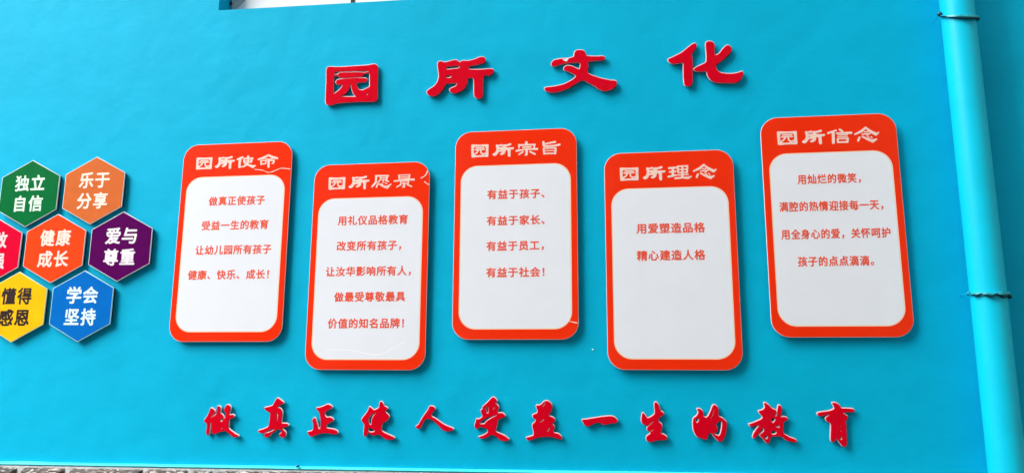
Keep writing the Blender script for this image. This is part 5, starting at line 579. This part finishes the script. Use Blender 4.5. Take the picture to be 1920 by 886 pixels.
for i, (ch, d) in enumerate([('做', 'leftmost letter of the slogan row, below the first panel'), ('真', 'with a flag-like top, second letter of the slogan row'),
        ('正', 'third letter of the slogan row, below the second panel\'s left corner'), ('使', 'fourth letter of the slogan row, below the second panel'),
        ('人', 'two plain legs and nothing else, in the slogan row'), ('受', 'tallest brush letter, below the left part of the middle panel'),
        ('益', 'dense stacked letter, below the right part of the middle panel'), ('一', 'single flat horizontal stroke in the slogan row'),
        ('生', 'below the left part of the fourth panel'), ('的', 'with an open eye, below the fourth panel\'s right part'),
        ('教', 'sprawling, second letter from the right in the slogan row'), ('育', 'narrow with a wide hat, rightmost letter of the slogan row')]):
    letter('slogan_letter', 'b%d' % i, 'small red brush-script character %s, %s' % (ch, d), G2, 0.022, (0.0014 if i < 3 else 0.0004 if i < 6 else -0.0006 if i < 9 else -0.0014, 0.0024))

# ------------------------------------------------------------------ five rounded panels
PANELS = [
    (1, -2.24, 1.152, ['hhk1', 'ht11', 'shi', 'ming'], [('做真正使孩子', -2.08, 0.8461, -1.7734, 0.8469), ('受益一生的教育', -2.1073, 0.7187, -1.7455, 0.7202), ('让幼儿园所有孩子', -2.1321, 0.5928, -1.7218, 0.5931), ('健康、快乐、成长！', -2.1614, 0.4654, -1.7269, 0.4673)],
     0.047, 'orange panel headed 园所使命, leftmost, four lines of text and a torn strip at its heading', [('headink', [0.003, 0.0039, 0.0034, 0.0041, 0.0042, 0.0024, 0.0022, 0.0049, 0.003, 0.0029, 0.0054, 0.0037, 0.0049, 0.0037, 0.0042, 0.0027, 0.0042, 0.005, 0.0039, 0.0046, 0.0043], [(-1.8411, 1.0073), (-1.7981, 1.002), (-1.7613, 0.9886), (-1.726, 0.9982), (-1.6941, 1.0085), (-1.6451, 1.0024)])]),
    (2, -1.515, 1.018, ['hhk2', 'ht12', 'yuan', 'jing'], [('用礼仪品格教育', -1.3801, 0.7289, -1.0196, 0.7266), ('改变所有孩子，', -1.3792, 0.6001, -1.0495, 0.5998), ('让汝华影响所有人，', -1.4301, 0.4743, -0.9971, 0.4726), ('做最受尊敬最具', -1.3807, 0.3477, -1.0218, 0.3482), ('价值的知名品牌！', -1.407, 0.2186, -1.0245, 0.2208)],
     0.0465, 'orange panel headed 园所愿景, hung low with five lines of text', [('headink', [0.003, 0.0058, 0.0051, 0.004, 0.0029, 0.0062, 0.0046, 0.0056, 0.0063, 0.0056, 0.0064, 0.0043, 0.006], [(-0.9612, 0.9316), (-0.9421, 0.9419), (-0.9297, 0.9577), (-0.9281, 0.9705)]), ('headink', [0.0045, 0.0065, 0.0063, 0.0031, 0.0033, 0.0036, 0.0066, 0.0045, 0.0053], [(-0.9414, 0.9148), (-0.9316, 0.9062), (-0.9166, 0.8973)]), ('wrinkle', [0.0028, 0.0033, 0.003, 0.0029, 0.0036, 0.0036, 0.0045, 0.0038, 0.0045, 0.0043, 0.0047, 0.0038, 0.0024, 0.0043, 0.0046, 0.0045, 0.0035, 0.0039, 0.0025, 0.0043, 0.0035], [(-1.4141, 0.0929), (-1.2803, 0.0899), (-1.1736, 0.0699), (-1.1213, 0.0775), (-1.0699, 0.1057), (-1.0184, 0.1307)])]),
    (3, -0.788, 1.161, ['hhk3', 'ht13', 'zong', 'zhi'], [('有益于孩子、', -0.6255, 0.8383, -0.3445, 0.8395), ('有益于家长、', -0.6268, 0.7096, -0.3449, 0.709), ('有益于员工，', -0.6268, 0.5859, -0.3487, 0.5849), ('有益于社会！', -0.6267, 0.4575, -0.347, 0.4579)],
     0.046, 'orange panel headed 园所宗旨, the middle one, hung high with four short lines', [('headink', [0.0031, 0.0024, 0.0049, 0.0054, 0.0025], [(-0.2384, 0.2256), (-0.1893, 0.2156)])]),
    (4, -0.058, 1.024, ['hhk4', 'ht14', 'li', 'nian4'], [('用爱塑造品格', 0.0867, 0.6564, 0.3996, 0.6525), ('精心建造人格', 0.0855, 0.5271, 0.3964, 0.5262)],
     0.047, 'orange panel headed 园所理念 with only two lines of text, hung low', []),
    (5, 0.671, 1.169, ['hhk5', 'ht15', 'xin', 'nian5'], [('用灿烂的微笑，', 0.8231, 0.8705, 1.0987, 0.8648), ('满腔的热情迎接每一天，', 0.7355, 0.7438, 1.1853, 0.7378), ('用全身心的爱，关怀呵护', 0.7365, 0.6137, 1.2061, 0.6111), ('孩子的点点滴滴。', 0.8015, 0.4876, 1.1265, 0.4874)],
     0.0445, 'orange panel headed 园所信念, rightmost and highest, beside the drainpipe', []),
]
def panel(k, x0, zt, heads, lines, em, label, tears):
    w, h = 0.600, 1.0206; zt = Z(zt); zb = zt - h; x1 = x0 + w
    o = empty('rounded_panel', (x0 + w/2, WALL, zb)); tag(o, label, 'sign panel', 'five orange and white rounded panels')
    link('shade_backing', plate([rrect(x0+0.004, x1-0.004, zb+0.004, zt-0.004, 0.077, 14)], 0.0062, WALL-0.0062-0.003), M['shade_backing'], o)  # black backing almost flush, drawn as the dark contact shadow line
    link('acrylic_sheet', plate([rrect(x0, x1, zb, zt, 0.080, 14)], 0.0, 0.006, 0.0008), M['rim'], o)
    ix0, ix1, iz0, iz1 = x0+0.0325, x1-0.0325, zb+0.050, zt-0.1775
    link('orange_border', plate([rrect(x0+0.0022, x1-0.0022, zb+0.0022, zt-0.0022, 0.078, 14), rrect(ix0-0.0022, ix1+0.0022, iz0-0.0022, iz1+0.0022, 0.082, 14)], -0.0006, 0.0010), M['border'], o)
    link('keyline', plate([rrect(ix0-0.0022, ix1+0.0022, iz0-0.0022, iz1+0.0022, 0.082, 14), rrect(ix0+0.0030, ix1-0.0030, iz0+0.0030, iz1-0.0030, 0.077, 14)], -0.0005, 0.0009), M['cream'], o)
    link('white_field', plate([rrect(ix0+0.0030, ix1-0.0030, iz0+0.0030, iz1-0.0030, 0.077, 14)], -0.0006, 0.0010), M['white'], o)
    for g in heads: link('heading_character', plate(glyph(g), -0.0011, 0.0007), M['headink'], o)
    for s, xa, za, xb, zb_ in lines:
        for me in text_mesh(s, xa, xb, Z((za+zb_)/2), em, 0.028, -0.0011): link('text_line', me, M['ink'], o)
    for m_, wd, pts in tears:
        link('torn_film', plate([ribbon(smoothline([(x, Z(z)) for x, z in pts]), wd)], -0.0007 if m_ == 'wrinkle' else -0.0015, 0.0006 if m_ != 'wrinkle' else 0.0002), M[m_], o)
for a in PANELS: panel(*a)

# ------------------------------------------------------------------ hexagon plaques
CHAR_W = {'自': 0.062, '立': 0.084, '享': 0.082}
def hexagon(x, z, col, rows, tcol, label, rimc=(0.75, 0.80, 0.84)):
    z = Z(z)
    o = empty('hexagon_plaque', (x, WALL, z)); tag(o, label, 'hexagon sign', 'coloured hexagon plaques left of the panels')
    def hx(k): return [(x + a*k, z + b*k) for a, b in ((0, 0.1835), (0.1725, 0.0925), (0.1725, -0.0925), (0, -0.1835), (-0.1725, -0.0925), (-0.1725, 0.0925))][::-1]
    link('shade_backing', plate([hx(0.975)], 0.0062, WALL-0.0062-0.003), M['shade_backing'], o)  # black backing again drawn as contact shadow
    link('acrylic_sheet', plate([hx(1.0)], 0.0, 0.006, 0.0008), mat('pale_hexagon_edge', rimc, 0.25, 0.5), o)
    link('coloured_face', plate([hx(0.980)], -0.0006, 0.0010), mat('hexagon_print', col, 0.22, 0.07, coat=0.0, bump=(6, 0.5), mottle=(12, 0.06)), o)
    ink = mat('hexagon_ink', tcol, 0.4, 0.3)
    for s, dz in zip(rows, (0.056, -0.056)):
        for ch, dx in zip(s, (-0.0465, 0.0465)):
            wide = CHAR_W.get(ch, 0.084)
            link('character', text_mesh(ch, x+dx-wide/2, x+dx+wide/2, z+dz, 0.084, 0.030, -0.0011)[0], ink, o)
    return o
hexagon(-2.740, 0.925, (0.66, 0.155, 0.040), ('乐于', '分享'), (0.95, 0.80, 0.70), 'brownish orange hexagon plaque reading 乐于分享, top right of the honeycomb')
hexagon(-2.553, 0.6215, (0.095, 0.002, 0.095), ('爱与', '尊重'), (0.88, 0.80, 0.88), 'dark purple hexagon plaque reading 爱与尊重')
hexagon(-3.119, 0.920, (0.003, 0.155, 0.040), ('独立', '自信'), (0.70, 0.95, 0.78), 'dark green hexagon plaque reading 独立自信')
hexagon(-2.931, 0.6185, (0.93, 0.065, 0.012), ('健康', '成长'), (0.95, 0.74, 0.66), 'bright orange-red hexagon plaque reading 健康成长 in the middle of the honeycomb')
hexagon(-3.303, 0.6135, (0.72, 0.002, 0.035), ('勇敢', '顽强'), (0.92, 0.66, 0.70), 'crimson hexagon plaque cut off by the left edge of the photo')
hexagon(-3.118, 0.3135, (0.90, 0.52, 0.008), ('懂得', '感恩'), (0.020, 0.004, 0.004), 'yellow hexagon plaque with dark letters 懂得感恩', (0.80, 0.90, 0.60))
hexagon(-2.740, 0.315, (0.003, 0.150, 0.56), ('学会', '坚持'), (0.72, 0.94, 0.96), 'blue hexagon plaque reading 学会坚持', (0.5, 0.85, 0.9))
